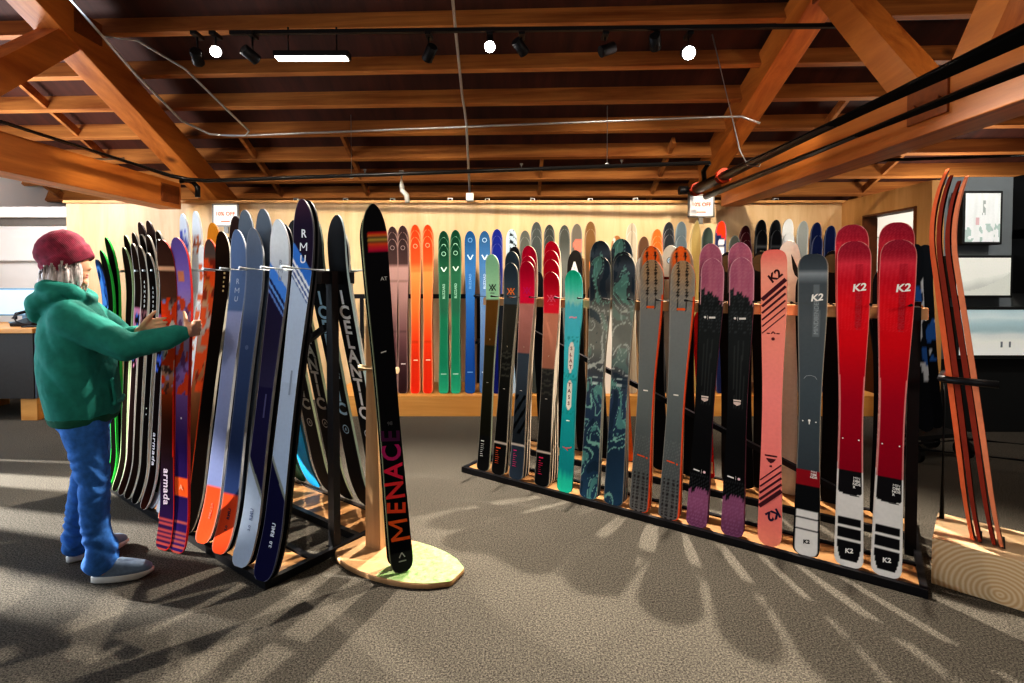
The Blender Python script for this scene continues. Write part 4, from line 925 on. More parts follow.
place(FL, .870, .06, [(-1.7, 1.87)], 8, .035, ['whitetall'], ['tall white ski with small orange marks above the held lavender ski'], G_L)
place(FL, .754, .06, [(-3.8, 1.87)], 8, .035, ['whiteblue'], ['tall white ski with a blue blotch above the held brown ski'], G_L)
place(FL, .715, .03, [(2.6, 1.67), (-1.3, 1.73)], 3, .035, ['armada_leaf', 'brown_white'], ['brown ski with a pale vertical wordmark near its tail, left of the held pair', 'brown ski behind the one with the vertical wordmark'], G_L)
place(FL, .575, .03, [(2.4, 1.59), (-1.8, 1.71), (-5.0, 1.82)], 3, .035, ['armada_blk', 'brown_white', 'mauvebrown'], ['short black ski with a blue patch, in front of its stack', 'brown ski with white letters behind the blue-patch ski', 'tallest dark ski at the back of the blue-patch stack'], G_L)
place(FL, .455, .03, [(1.6, 1.64), (-1.2, 1.72), (-5.6, 1.82)], 3, .035, ['brown_white', 'armada_blk', 'mauvebrown'], ['brown ski with white letters down its tip, front of its stack', 'black ski in the middle of the white-lettered stack', 'tallest dark ski at the back of the white-lettered stack'], G_L)
place(FL, .345, .03, [(1.5, 1.66), (-2.0, 1.74)], 3, .035, ['brown_pink', 'brown_white'], ['brown ski with pink and blue marks, left of the white-lettered stack', 'brown ski behind the one with pink and blue marks'], G_L)
place(FL, .240, .03, [(-.2, 1.64), (-3.2, 1.73)], 3, .035, ['brown_pale', 'brown_pale'], ['brown ski with a pale green edge, front one', 'brown ski with a pale green edge, rear one'], G_L)
place(FL, .104, .03, [(-.1, 1.62), (-.8, 1.71)], 0, .035, ['black_green'] * 2, ['black ski with bright green edges, front one', 'black ski with bright green edges, taller rear one'], G_L)
place(FL, -.029 + .03, .03, [(.4, 1.56)], 0, .035, ['blue_dark'], ['dark ski with blue tip patches at the far end of the left rack'], G_L)
# its far side
nu, nn = -FL.u, -FL.n
for s, off, L, pk, lab in ((2.05, .74, 1.79, 'ice_white', 'black ski base with a white vertical wordmark, nearest the rack end post'), (2.01, .78, 1.71, 'ice_plain', 'plain black ski base just behind the white wordmark ski'),
                           (1.85, .74, 1.78, 'ice_blue', 'black ski base with a pale blue wordmark behind the rack post'), (1.648, .74, 1.79, 'ice_grey', 'black ski base with a large grey wordmark beside the blue-striped ski'),
                           (1.48, .74, 1.72, 'ice_grey', 'black ski base with a grey wordmark, partly behind the blue-striped ski'), (1.30, .74, 1.7, 'cyan_low', 'bright cyan ski base seen low through the left rack'), (1.13, .74, 1.7, 'green_low', 'dark green ski base beside the cyan one')):
    put(P[pk], FL.p(s, off, .035), nu, nn, 12, 0, L, lab, 'skis on the far side of the left-hand rack')
# the pair in the customer's hands
HU, HN = Vector((.94, -.34, 0)).normalized(), Vector((.34, .94, 0)).normalized()
put(P['held_a'], (-1.867, 2.793, .003), HU, HN, .5, 1.6, 1.66, 'dark brown and orange ski with a pale wordmark, held by the customer', 'pair of skis held by the customer')
put(P['held_b'], (-1.771, 2.762, .003), HU, HN, .5, 1.5, 1.67, 'lavender and purple ski with an orange patch, held by the customer', 'pair of skis held by the customer')

# ------------------------------------------------------------------ the bench of skis along the back wall
t = empty('display_bench', (1.0, 5.87, 0)); tag(t, 'low pine display bench running along the back wall under the skis', 'bench')
q = B(); box(q, (0, .03, .205), (5.9, .76, .03), bev=.004); mk('bench_top', q, M_BENCH, t)
q = B(); box(q, (0, -.335, .095), (5.9, .03, .19)); mk('front_panel', q, M_BENCH, t)
q = B(); box(q, (0, .05, 1.27), (5.8, .03, .05)); mk('support_bar', q, M_BLACK, t)
for x in (-2.8, -1.4, 0, 1.4, 2.8):
    q = B(); box(q, (x, .2, .74), (.04, .3, .03), M=Matrix.Identity(4)); box(q, (x, .36, .74), (.04, .03, 1.06)); box(q, (x, .21, 1.27), (.03, .32, .03)); mk('support_post', q, M_BLACK, t)
WL = [(-1.42, [(-.4, 1.65)], ['w_brown'], 'brown-pink ski, leftmost on the back bench'),
 (-1.30, [(-.4, 1.68), (-.7, 1.76), (-1.0, 1.83)], ['w_brown'] * 3, 'brown-pink ski, left column of the brown pair'),
 (-1.188, [(-.3, 1.68), (-.6, 1.76), (-.9, 1.84)], ['w_brown'] * 3, 'brown-pink ski, right column of the brown pair'),
 (-1.052, [(-.3, 1.7), (-.6, 1.78), (-.8, 1.85)], ['w_orange'] * 3, 'orange-red ski, left column of the orange pair'),
 (-.917, [(-.3, 1.71), (-.5, 1.79), (-.7, 1.85)], ['w_orange'] * 3, 'orange-red ski, right column of the orange pair'),
 (-.743, [(-.2, 1.61), (-.4, 1.70), (-.6, 1.78)], ['w_green'] * 3, 'green ski, left column of the green pair'),
 (-.613, [(-.2, 1.62), (-.4, 1.71), (-.5, 1.79)], ['w_green'] * 3, 'green ski, right column of the green pair'),
 (-.456, [(-.1, 1.77)], ['w_blue'], 'blue ski, left one of the blue pair'), (-.298, [(-.1, 1.77)], ['w_blue2'], 'paler blue ski, right one of the blue pair'),
 (-.163, [(0, 1.63), (-.1, 1.72), (-.1, 1.8)], ['w_navy'] * 3, 'navy ski with violet edge'), (-.005, [(0, 1.63), (0, 1.72), (0, 1.8)], ['w_whiteblk'] * 3, 'white ski with black slashes'),
 (.141, [(0, 1.7), (.1, 1.78)], ['w_grey'] * 2, 'grey ski right of the black-slashed skis'), (.266, [(.1, 1.71), (.2, 1.8), (.2, 1.88)], ['w_dgrey'] * 3, 'dark grey ski above the crimson stack'),
 (.407, [(.1, 1.72), (.2, 1.8), (.3, 1.85)], ['w_dgrey2'] * 3, 'charcoal ski above the red-tipped stack'), (.570, [(.2, 1.79), (.3, 1.84)], ['w_grey3'] * 2, 'grey ski above the letter A ski'),
 (.705, [(.2, 1.85)], ['w_pink'], 'grey ski with a pink disc near its tip'), (.852, [(.3, 1.79), (.5, 1.88)], ['w_circle'] * 2, 'brown ski with orange discs'),
 (1.042, [(.3, 1.35)], ['w_white'], 'short white ski between the swirl columns'), (1.14, [(.3, 1.72)], ['w_smallbrown'], 'tan-brown ski with a white slash'),
 (1.302, [(.4, 1.77), (.7, 1.86)], ['w_tan'] * 2, 'taupe ski with a thin centre line'), (1.433, [(.4, 1.71)], ['w_dbrown'], 'plain brown ski beside the orange stack'),
 (1.579, [(.5, 1.65), (.9, 1.72), (1.2, 1.8)], ['w_hotorange'] * 3, 'bright orange ski'), (1.709, [(.5, 1.73), (.9, 1.8), (1.2, 1.88)], ['w_black'] * 3, 'black ski right of the bright orange stack'),
 (1.84, [(.6, 1.72), (1., 1.88)], ['w_steel'] * 2, 'steel grey ski below the right sale sign'), (2.008, [(.6, 1.89)], ['w_olivetan'], 'pointed olive tan ski under the right sale sign'),
 (2.127, [(.7, 1.81)], ['w_spruce'], 'short dark spruce ski right of the olive tan one'), (2.274, [(.7, 1.88)], ['w_rednavy'], 'red and navy ski with white letters'),
 (2.42, [(.7, 1.72)], ['w_dgrey2'], 'short black ski right of the red and navy one'), (2.55, [(.8, 1.67), (1.2, 1.76), (1.6, 1.84)], ['w_maroon'] * 3, 'dark maroon ski'),
 (2.719, [(.8, 1.78), (1.2, 1.9)], ['w_jet'] * 2, 'glossy black ski, left of the black pair'), (2.876, [(.9, 1.78), (1.3, 1.9)], ['w_jet'] * 2, 'glossy black ski, right of the black pair'),
 (3.012, [(.9, 1.76), (1.4, 1.91)], ['w_palegrey'] * 2, 'pale grey ski near the right corner'), (3.164, [(1., 1.88)], ['w_midgrey'], 'tall mid grey ski near the right corner'),
 (3.321, [(1., 1.72), (1.5, 1.87)], ['w_ink'] * 2, 'ink blue ski in the right corner'), (3.462, [(1.1, 1.83)], ['w_ink'], 'ink blue ski, last one at the right corner'), (3.62, [(1.1, 1.6)], ['w_bluewhite'], 'blue and white ski behind the dark grey rack ski')]
for X, sp_, pk, lab in WL:
    for i, ((ti, L), k) in enumerate(zip(sp_, pk)):
        n_ = len(sp_)
        where = '' if n_ == 1 else (', front of its stack' if i == 0 else (', tallest at the back of its stack' if i == n_ - 1 else ', middle of its stack'))
        put(P[k], (X, 5.64 + .045 * i, .221), (1, 0), (0, 1), 4, ti, L, lab + where, G_W)

# ------------------------------------------------------------------ stand with the black ski in the foreground
C0 = Vector((-.585, 2.63, 0)); e_ = Vector((.906, -.423, 0)); p_ = Vector((.423, .906, 0))
prof = [(-.365, .03), (-.355, .075), (-.335, .11), (-.29, .15), (-.2, .19), (-.1, .21), (0, .217), (.1, .21), (.2, .185), (.28, .145), (.335, .095), (.352, .08), (.358, .055)]
prof = [(a_, w_ * .84) for a_, w_ in prof]
def outline(z, s=1.): return [tuple(C0 + e_ * (t_ * s) + p_ * (w * s) + Vector((0, 0, z))) for t_, w in prof] + [tuple(C0 + e_ * (t_ * s) - p_ * (w * s) + Vector((0, 0, z))) for t_, w in reversed(prof)]
t = empty('ski_display_stand', C0); tag(t, 'wooden display stand on a pointed board base with a green top patch', 'display stand')
def rel(o): o.location = -C0; return o
q = B(); loft(q, [outline(.002, .99), outline(.004), outline(.022), outline(.026, .99)]); rel(mk('base_board', q, M_PLANK, t))
q = B(); loft(q, [outline(.0262, .989), outline(.028, .985)]); rel(mk('base_veneer', q, M_PLANK, t))
def greenmat():
    m, tt, N, L, bs = nodes('green_print'); tc = N.new('ShaderNodeTexCoord'); n = N.new('ShaderNodeTexNoise'); n.inputs['Scale'].default_value = 34; n.inputs['Detail'].default_value = 6; n.inputs['Roughness'].default_value = .75
    L.new(tc.outputs['Object'], n.inputs['Vector']); r = N.new('ShaderNodeValToRGB'); L.new(n.outputs['Fac'], r.inputs['Fac']); e = r.color_ramp.elements
    e[0].position = .35; e[1].position = .62; e[0].color = (*lin(hx('5f9a44')), 1); e[1].color = (*lin(hx('a8b488')), 1); L.new(r.outputs['Color'], bs.inputs['Base Color']); bs.inputs['Roughness'].default_value = .4; return m
pts = [C0 + e_ * t_ + p_ * w * .975 for t_, w in prof if t_ >= 0] + [C0 + e_ * t_ - p_ * w * .975 for t_, w in reversed(prof) if t_ >= -.06]
q = B(); q.faces.new([q.verts.new((v.x, v.y, .0287)) for v in pts]); rel(mk('green_patch', q, greenmat(), t))
q = B(); pc = C0 + e_ * -.18 + p_ * .05
def rect(z, w, d, sh): 
    c = pc + e_ * sh; return [tuple(c + e_ * (sx * w / 2) + p_ * (sy * d / 2) + Vector((0, 0, z))) for sx, sy in ((-1, -1), (1, -1), (1, 1), (-1, 1))]
loft(q, [rect(.028, .10, .055, 0), rect(.4, .09, .05, -.004), rect(.8, .068, .044, -.010), rect(1.2, .056, .038, -.014), rect(1.42, .05, .03, -.014)])
for f in q.faces: f.smooth = False
rel(mk('upright', q, M_PLANK, t))
q = B()
for z in (.99, ):
    c = pc + Vector((0, 0, z)); tube(q, [c - e_ * .065 - p_ * .045, c + e_ * .17 - p_ * .03], .018, 12)
rel(mk('peg', q, M_BLOCK, t))
def c_menace(x, z, v, w):
    c = mix(H('101013'), H('1a1a1e'), v)
    if v < .05: c = H('2c2c2e')
    if .872 < v < .925 and x > -.035:
        k = int((v - .872) / .0062); c = H(['c01f4a', 'd83048', 'e0403c', 'e85a30', '8a5a3a', 'c8a850', '6a5a40', 'e07838', 'd02c2c'][min(8, k)])
    return mix(c, H('bfc8a8'), .7) if x < -w + .004 else c
def menace_deco():
    cs = ['f0642c', 'ee5230', 'e83a40', 'e02a54', 'b0246c', '4a1c44']; out = []
    for ch, zz, ro, c in zip('MENACE', (.195, .298, .388, .482, .572, .652), (94, 86, 93, 87, 94, 88), cs):
        out.append(('t', ch, .125, .002, zz, ro, c, dict(bold=.022, shear=.12, sx=.95)))
    return out + [('s', [(-.01, .066), (.004, .088), (.018, .066)], .005, 'c8c8c8'), ('s', [(-.014, .05), (.022, .05)], .006, 'a8a8a8'), ('t', '98', .026, .0, .72, 0, '5a5a5e'), ('s', [(-.014, 1.07), (.012, 1.075)], .006, 'd0d0d0'), ('t', 'AT', .026, .03, 1.43, 0, 'c8c8c8')]
P['menace'] = make_ski(1.79, c_menace, .06, .049, .056, .06, .03, nx=16, nzz=170, decos=menace_deco(), base='101012', edge='b9c4a0', tiplen=.09, taillen=.05, tip_p=1.9, th=.02)
P['menace_back'] = make_ski(1.76, plain([(0, '131316'), (1, '1a1a1e')]), .058, .048, .056, -.03, -.02, nx=6, nzz=60, base='141416', edge='a8b890', tiplen=.09, taillen=.05)
MU, MN = Vector((.94, .34, 0)).normalized(), Vector((-.34, .94, 0)).normalized()
put(P['menace'], (-.545, 2.53, .031), MU, MN, 3, -4.0, 1.79, 'black ski with pink to orange graffiti lettering, on the wooden display stand', 'pair on the wooden display stand')
put(P['menace_back'], (-.562, 2.553, .031), MU, MN, 3, -4.0, 1.76, 'black partner ski with pale green edge, behind the graffiti ski', 'pair on the wooden display stand')

# ------------------------------------------------------------------ timber block with skis standing in it, on the right
def endgrain():
    m, tt, N, L, bs = nodes('end_grain'); tc = N.new('ShaderNodeTexCoord'); mp = N.new('ShaderNodeMapping'); mp.inputs['Location'].default_value = (-.24, 0, -.05); mp.inputs['Scale'].default_value = (1, .0, 1.15)
    L.new(tc.outputs['Object'], mp.inputs['Vector']); w = N.new('ShaderNodeTexWave'); w.wave_type = 'RINGS'; w.rings_direction = 'SPHERICAL'; w.inputs['Scale'].default_value = 16; w.inputs['Distortion'].default_value = 1.6; w.inputs['Detail'].default_value = 2; w.inputs['Detail Scale'].default_value = 1.2
    L.new(mp.outputs['Vector'], w.inputs['Vector']); r = N.new('ShaderNodeValToRGB'); L.new(w.outputs['Fac'], r.inputs['Fac']); e = r.color_ramp.elements
    e[0].color = (*lin(hx('d2a878')), 1); e[1].color = (*lin(hx('e8cca4')), 1); L.new(r.outputs['Color'], bs.inputs['Base Color']); bs.inputs['Roughness'].default_value = .6; return m
BA = Vector((2.007, 2.453, 0)); bu = Vector((.231, -.212, 0)).normalized(); bn = Vector((.223, .303, 0)).normalized(); brz = math.atan2(bu.y, bu.x)
t = empty('timber_ski_stand', BA, brz); tag(t, 'pale timber block stand with slots and a black hook rod', 'display stand')
q = B(); box(q, (.33, .188, .11), (.66, .376, .22), bev=.004); o = mk('timber_block', q, [M_BLOCK, endgrain()], t)
for f in o.data.polygons:
    if f.normal.y < -.9: f.material_index = 1
q = B()
for x in (.17, .25, .40, .5): box(q, (x, .17, .2205), (.012, .15, .003))
mk('slot', q, M_RUBBER, t)
q = B(); tube(q, [(.02, .30, .22), (.02, .30, .985)], .011, 10); tube(q, [(.02, .30, .975), (.02, .20, .985), (.02, .03, .985), (.05, .0, .985), (.22, .0, .985)], .017, 10); mk('hook_rod', q, M_BLACK, t)
kk = dict(wt=.06, ww=.048, wl=.055, tcurl=.012, nx=6, nzz=80, tiplen=.08, th=.022)
P['side_orange'] = make_ski(1.78, plain([(0, '7a6a58'), (.14, 'd8a888'), (.2, 'd83c1c'), (.5, 'e8542c'), (.8, 'e8806a'), (.9, 'd04050'), (1, 'b89878')], 'e8b090'), curl=.10, base='c84828', edge='e06a40', **kk)
P['side_dark'] = make_ski(1.78, plain([(0, '6a5a50'), (.3, '3a1c18'), (1, '4a2420')]), curl=.085, base='4a1a14', edge='8a3020', **kk)
P['side_salmon'] = make_ski(1.78, plain([(0, '8a7058'), (.3, 'e07a58'), (1, 'e89a84')]), curl=.09, base='d86040', edge='e88a64', **kk)
SU, SN = Vector((.665, .747, 0)).normalized(), Vector((-.747, .665, 0)).normalized()
for dx, pk, L, lab in ((.0, 'side_orange', 1.80, 'orange ski seen from its edge in the timber stand, left pair'), (.028, 'side_dark', 1.77, 'dark-faced ski pressed against the orange one in the timber stand'), (.083, 'side_dark', 1.74, 'dark-faced ski of the right pair in the timber stand'), (.111, 'side_salmon', 1.76, 'salmon ski seen from its edge in the timber stand, right pair')):
    c = Vector((2.18, 2.455, .2215)) + Vector((.747, -.665, 0)) * dx * .9
    put(P[pk], c, SU, SN, 6.8 + (.8 if dx > .05 else 0), 1.0, L - .03, lab, 'skis in the timber stand')

# snowboards on a rolling stand behind the right end of the rack
for i, (dx, pk, st, lab) in enumerate(((0, 'board_dark', ('14161a', '1c2026'), 'dark snowboard with blue and white artwork behind the rack end'), (.16, 'board_black', ('101114', '20242a'), 'black snowboard with a white emblem beside the dark wall'))):
    P[pk] = make_ski(1.5, plain([(0, st[0]), (.3, st[0]), (1, st[1])], None, blot('2c5aa0', 'c8ccd4', .25 if i == 0 else .35, .85 if i == 0 else .6, 3. + i, .1, 8)), .145, .125, .145, .06, .05, nx=14, nzz=60, tiplen=.11, taillen=.11, tail_p=2.1, base='141416', edge='2a2a2e', decos=[] if i == 0 else [('s', circle_pts(0, .92, .045), .014, 'e0e0e0')])
    put(P[pk], (3.32 + dx, 4.20 + dx * .6, .232), Vector((.8, .3, 0)), Vector((-.3, .8, 0)), 6, 2, 1.52, lab, 'snowboards on the rolling stand')
t = empty('rolling_stand', (3.4, 4.25, 0), .2); tag(t, 'low black tubular rolling stand holding the snowboards', 'stand')
q = B()
for y in (-.12, .2): tube(q, [(-.25, y, .16), (.3, y, .16)], .013, 8)
for x in (-.25, .3): tube(q, [(x, -.12, .16), (x, .2, .16)], .013, 8)
for x in (-.2, .25): tube(q, [(x, .2, .16), (x, .34, 1.1)], .012, 8)
tube(q, [(-.2, .34, 1.1), (.25, .34, 1.1)], .012, 8); mk('tube_frame', q, M_BLACK, t)
q = B(); box(q, (.02, .04, .195), (.5, .3, .03)); mk('tray', q, M_RUBBER, t)
for x in (-.22, .27):
    for y in (-.1, .18):
        q = B(); disc(q, (x - .02, y, .075), (1, 0, 0), .075, .04, 18); box(q, (x, y, .12), (.05, .03, .08)); mk('caster', q, M_RUBBER, t)
q = B(); tube(q, [(.3, -.12, .16), (.75, -.42, .16)], .011, 8); tube(q, [(-.25, -.12, .12), (.35, -.55, .12)], .011, 8); mk('outrigger', q, M_BLACK, t)
# ------------------------------------------------------------------ the customer
O_ = Vector((-2.05, 2.61, 0)); fv = Vector((.882, .471, 0)).normalized(); rv = Vector((fv.y, -fv.x, 0))
def Wp(f, r, z): return O_ + fv * f + rv * r + Vector((0, 0, z))
def cap(bm, p0, p1, r0, r1, seg=18, hs=6, sq=None):
    p0, p1 = Vector(p0), Vector(p1); d = p1 - p0; l = d.length
    if l < 1e-5: d = Vector((0, 0, 1))
    d, s, t = frame(d)
    prof = [(-r0 * math.cos(a), r0 * math.sin(a)) for a in [math.pi / 2 * k / hs for k in range(1, hs + 1)]]
    prof += [(l + r1 * math.sin(a), r1 * math.cos(a)) for a in [math.pi / 2 * k / hs for k in range(0, hs)]]
    rings = []
    for (h, rr) in prof: rings.append([p0 + d * h + (s * math.cos(a) + t * math.sin(a)) * rr for a in [2 * math.pi * k / seg for k in range(seg)]])
    if sq:
        ax, k = sq; ax = Vector(ax).normalized(); c = (p0 + p1) / 2
        rings = [[p - ax * ((p - c).dot(ax) * (1 - k)) for p in r] for r in rings]
    loft(bm, rings)
def ell(bm, c, rf, rr, rz, seg=24, n=14):
    rings = []
    for k in range(1, n):
        a = math.pi * k / n; rings.append([Vector(c) + fv * (rf * math.sin(a) * math.cos(b)) + rv * (rr * math.sin(a) * math.sin(b)) + Vector((0, 0, -rz * math.cos(a))) for b in [2 * math.pi * j / seg for j in range(seg)]])
    loft(bm, rings)
def chain(bm, pts, rs, **k):
    for (a, b), (ra, rb) in zip(zip(pts, pts[1:]), zip(rs, rs[1:])): cap(bm, a, b, ra, rb, **k)
def blob(name, bm, mat, parent, vox=.008, smooth=6, fold=None):
    bmesh.ops.recalc_face_normals(bm, faces=bm.faces)
    me = bpy.data.meshes.new('tmp'); bm.to_mesh(me); bm.free()
    o = bpy.data.objects.new('tmp', me); COL.objects.link(o)
    m = o.modifiers.new('r', 'REMESH'); m.mode = 'VOXEL'; m.voxel_size = vox
    s = o.modifiers.new('s', 'SMOOTH'); s.iterations = smooth; s.factor = .5
    dg = bpy.context.evaluated_depsgraph_get(); dg.update()
    out = bpy.data.meshes.new_from_object(o.evaluated_get(dg)); out.name = name
    bpy.data.objects.remove(o); bpy.data.meshes.remove(me)
    if fold:
        for v in out.vertices: v.co += v.normal * fold(v.co)
    out.materials.clear(); out.materials.append(mat)
    for p in out.polygons: p.use_smooth = True
    return link(name, out, parent)
M_SKIN = flat('skin', 'd8a384', .5, 0, .06, 30)
M_HOOD = flat('green_fleece', '257f74', .9, 0, .14, 24, .25)
M_JEAN = flat('blue_denim', '3a74c0', .85, 0, .22, 36, .3)
M_HAIR = flat('silver_hair', 'cfc4c4', .45, 0, .2, 60)
def knit():
    m, t, N, L, bs = nodes('maroon_knit'); tc = N.new('ShaderNodeTexCoord'); w = N.new('ShaderNodeTexWave'); w.inputs['Scale'].default_value = 55; w.inputs['Distortion'].default_value = 2; w.bands_direction = 'DIAGONAL'
    n = N.new('ShaderNodeTexNoise'); n.inputs['Scale'].default_value = 40
    L.new(tc.outputs['Object'], w.inputs['Vector']); L.new(tc.outputs['Object'], n.inputs['Vector'])
    r = N.new('ShaderNodeValToRGB'); L.new(n.outputs['Fac'], r.inputs['Fac']); e = r.color_ramp.elements; e[0].position = .3; e[1].position = .7
    e[0].color = (*lin(hx('6a1830')), 1); e[1].color = (*lin(hx('952a46')), 1)
    L.new(r.outputs['Color'], bs.inputs['Base Color']); bs.inputs['Roughness'].default_value = .9
    bp = N.new('ShaderNodeBump'); bp.inputs['Strength'].default_value = .5; bp.inputs['Distance'].default_value = .004; L.new(w.outputs['Fac'], bp.inputs['Height']); L.new(bp.outputs['Normal'], bs.inputs['Normal']); return m
pr = B()
def head_fix():
    c = Wp(-.15, 0, 1.40); S = Matrix.Identity(3)
    for ax, k in ((fv, .83), (rv, .92), (Vector((0, 0, 1)), .90)):
        for a in range(3):
            for b_ in range(3): S[a][b_] += (k - 1) * ax[a] * ax[b_]
    return Matrix.Translation(c) @ S.to_4x4() @ Matrix.Translation(-c)
HM = head_fix()
def hfix(bm): bmesh.ops.transform(bm, matrix=HM, verts=bm.verts); return bm
hd = B()
hc = Wp(-.155, 0, 1.583)
ell(hd, hc, .100, .076, .104); ell(hd, Wp(-.108, 0, 1.50), .066, .054, .062); ell(hd, Wp(-.09, 0, 1.54), .058, .06, .06)
cap(hd, Wp(-.055, 0, 1.555), Wp(-.036, 0, 1.522), .009, .0135); cap(hd, Wp(-.044, -.012, 1.518), Wp(-.044, .012, 1.518), .009, .009)
cap(hd, Wp(-.053, -.018, 1.487), Wp(-.053, .018, 1.487), .009, .009); cap(hd, Wp(-.056, -.016, 1.474), Wp(-.056, .016, 1.474), .0095, .0095); cap(hd, Wp(-.062, -.01, 1.447), Wp(-.062, .01, 1.447), .018, .018)
cap(hd, Wp(-.052, -.04, 1.575), Wp(-.052, .04, 1.575), .012, .012)
for s in (-1, 1): ell(hd, Wp(-.148, s * .078, 1.54), .02, .012, .034)
hfix(hd); merge(pr, hd)
cap(pr, Wp(-.135, 0, 1.32), Wp(-.145, 0, 1.50), .056, .054)
ell(pr, Wp(-.105, 0, 1.1), .10, .155, .24); ell(pr, Wp(-.09, 0, .86), .10, .145, .13); ell(pr, Wp(-.11, 0, 1.27), .075, .17, .07)
ARM = ((Wp(-.10, .165, 1.275), Wp(.12, .215, 1.145), Vector((-1.632, 2.60, 1.19))), (Wp(-.10, -.165, 1.275), Wp(.05, -.225, 1.14), Vector((-1.965, 2.735, 1.18))))
for a in ARM: chain(pr, a, (.045, .038, .026))
LEG = ((Wp(-.08, .085, .84), Wp(-.03, .125, .48), Wp(0, .155, .085)), (Wp(-.08, -.085, .84), Wp(-.105, -.115, .48), Wp(-.15, -.145, .085)))
for a in LEG: chain(pr, a, (.088, .055, .036))
FOOT = ((Wp(-.045, .146, 0), Wp(.19, .19, 0)), (Wp(-.2, -.13, 0), Wp(.03, -.22, 0)))
for (h, tt) in FOOT: cap(pr, h * .75 + tt * .25 + Vector((0, 0, .055)), h * .2 + tt * .8 + Vector((0, 0, .04)), .034, .026)
# near hand: palm at the right edge of the held lavender ski, fingers closing round it, thumb on its face
Zv = Vector((0, 0, 1))
wr = ARM[0][2]; kn = Vector((-1.652, 2.688, 1.20))
cap(pr, wr, kn, .024, .026, sq=((1, .2, 0), .7)); cap(pr, wr + Zv * .012, kn + Zv * .022, .017, .017); cap(pr, wr - Zv * .012, kn - Zv * .022, .016, .016)
for dz, ln in ((.034, .92), (.012, 1.), (-.011, .95), (-.033, .78)):
    k0 = kn + Zv * dz + Vector((.002, 0, 0)); k1 = k0 + Vector((.008, .038 * ln, .002)); k2 = k1 + Vector((-.012, .028 * ln, 0)); k3 = k2 + Vector((-.024 * ln, .006, -.002))
    chain(pr, (k0, k1, k2, k3), (.0098, .0092, .0085, .0075), seg=12)
chain(pr, (wr + Vector((-.012, .025, .016)), Vector((-1.678, 2.672, 1.232)), Vector((-1.698, 2.698, 1.262)), Vector((-1.71, 2.708, 1.285))), (.015, .0125, .0105, .0085), seg=12)
# far hand: fingers lying on the face of the brown ski
wr = ARM[1][2]; kn = Vector((-1.912, 2.752, 1.205))
cap(pr, wr, kn, .023, .025, sq=((-.3, .9, 0), .7)); cap(pr, wr + Zv * .012, kn + Zv * .02, .016, .016); cap(pr, wr - Zv * .012, kn - Zv * .02, .016, .016)
for dz, ln in ((.033, .92), (.011, 1.), (-.011, .95), (-.032, .78)):
    k0 = kn + Zv * dz; k1 = k0 + Vector((.034 * ln, -.002, .006)); k2 = k1 + Vector((.024 * ln, .004, .004)); k3 = k2 + Vector((.016 * ln, .008, .002))
    chain(pr, (k0, k1, k2, k3), (.0098, .0092, .0085, .0075), seg=12)
chain(pr, (wr + Vector((.012, -.006, .016)), Vector((-1.922, 2.728, 1.24)), Vector((-1.90, 2.735, 1.268)), Vector((-1.885, 2.742, 1.285))), (.015, .0125, .0105, .0085), seg=12)
person = blob('person', pr, M_SKIN, None, .0048, 3)
tag(person, 'person in a maroon beanie and green hoodie holding two skis upright', 'person')
for s in (-1, 1):
    q = B(); ell(q, Wp(-.064, s * .03, 1.552), .012, .015, .010, 14, 8); hfix(q); e = mk('eye', q, flat('eye_white', 'e8e4e0', .2), person)
    q = B(); ell(q, Wp(-.0535, s * .031, 1.552), .003, .006, .006, 12, 6); hfix(q); mk('iris', q, flat('iris_brown', '3a261a', .2), e)
    q = B(); tube(q, [Wp(-.06, s * .048, 1.571), Wp(-.047, s * .032, 1.577), Wp(-.043, s * .016, 1.573)], [.002, .004, .003], 8); hfix(q); mk('eyebrow', q, flat('brow', '8a7a72', .6), person)
q = B(); cap(q, Wp(-.0465, -.016, 1.4865), Wp(-.0465, .016, 1.4865), .005, .005); cap(q, Wp(-.0485, -.014, 1.475), Wp(-.0485, .014, 1.475), .0055, .0055); hfix(q); mk('lips', q, flat('lips', 'b56a60', .4), person)

# hoodie
hb = B()
def ring(z, cf, rf, rr, cr=0, n=30): return [Wp(cf + rf * math.cos(a) * (1 if math.cos(a) > 0 else 1.0), cr + rr * math.sin(a), z) for a in [2 * math.pi * k / n for k in range(n)]]
loft(hb, [ring(*a) for a in ((.765, -.085, .122, .178), (.79, -.085, .142, .198), (.83, -.085, .150, .205), (.93, -.095, .158, .213), (1.05, -.105, .155, .215), (1.17, -.11, .147, .212), (1.25, -.112, .13, .205), (1.31, -.118, .108, .175), (1.36, -.128, .085, .12), (1.40, -.135, .07, .08))])
for a, sg in zip(ARM, (1, -1)):
    s_, e_2, w_ = a; cuff = w_ + (e_2 - w_).normalized() * .012
    chain(hb, (s_ + Zv * -.005 - rv * sg * .01, s_ * .5 + e_2 * .5 - Zv * .008, e_2 - Zv * .012, e_2 * .4 + w_ * .6 - Zv * .012, cuff + (e_2 - w_).normalized() * .035), (.086, .078, .07, .058, .047))
    cap(hb, cuff + (e_2 - w_).normalized() * .045, cuff, .036, .036)
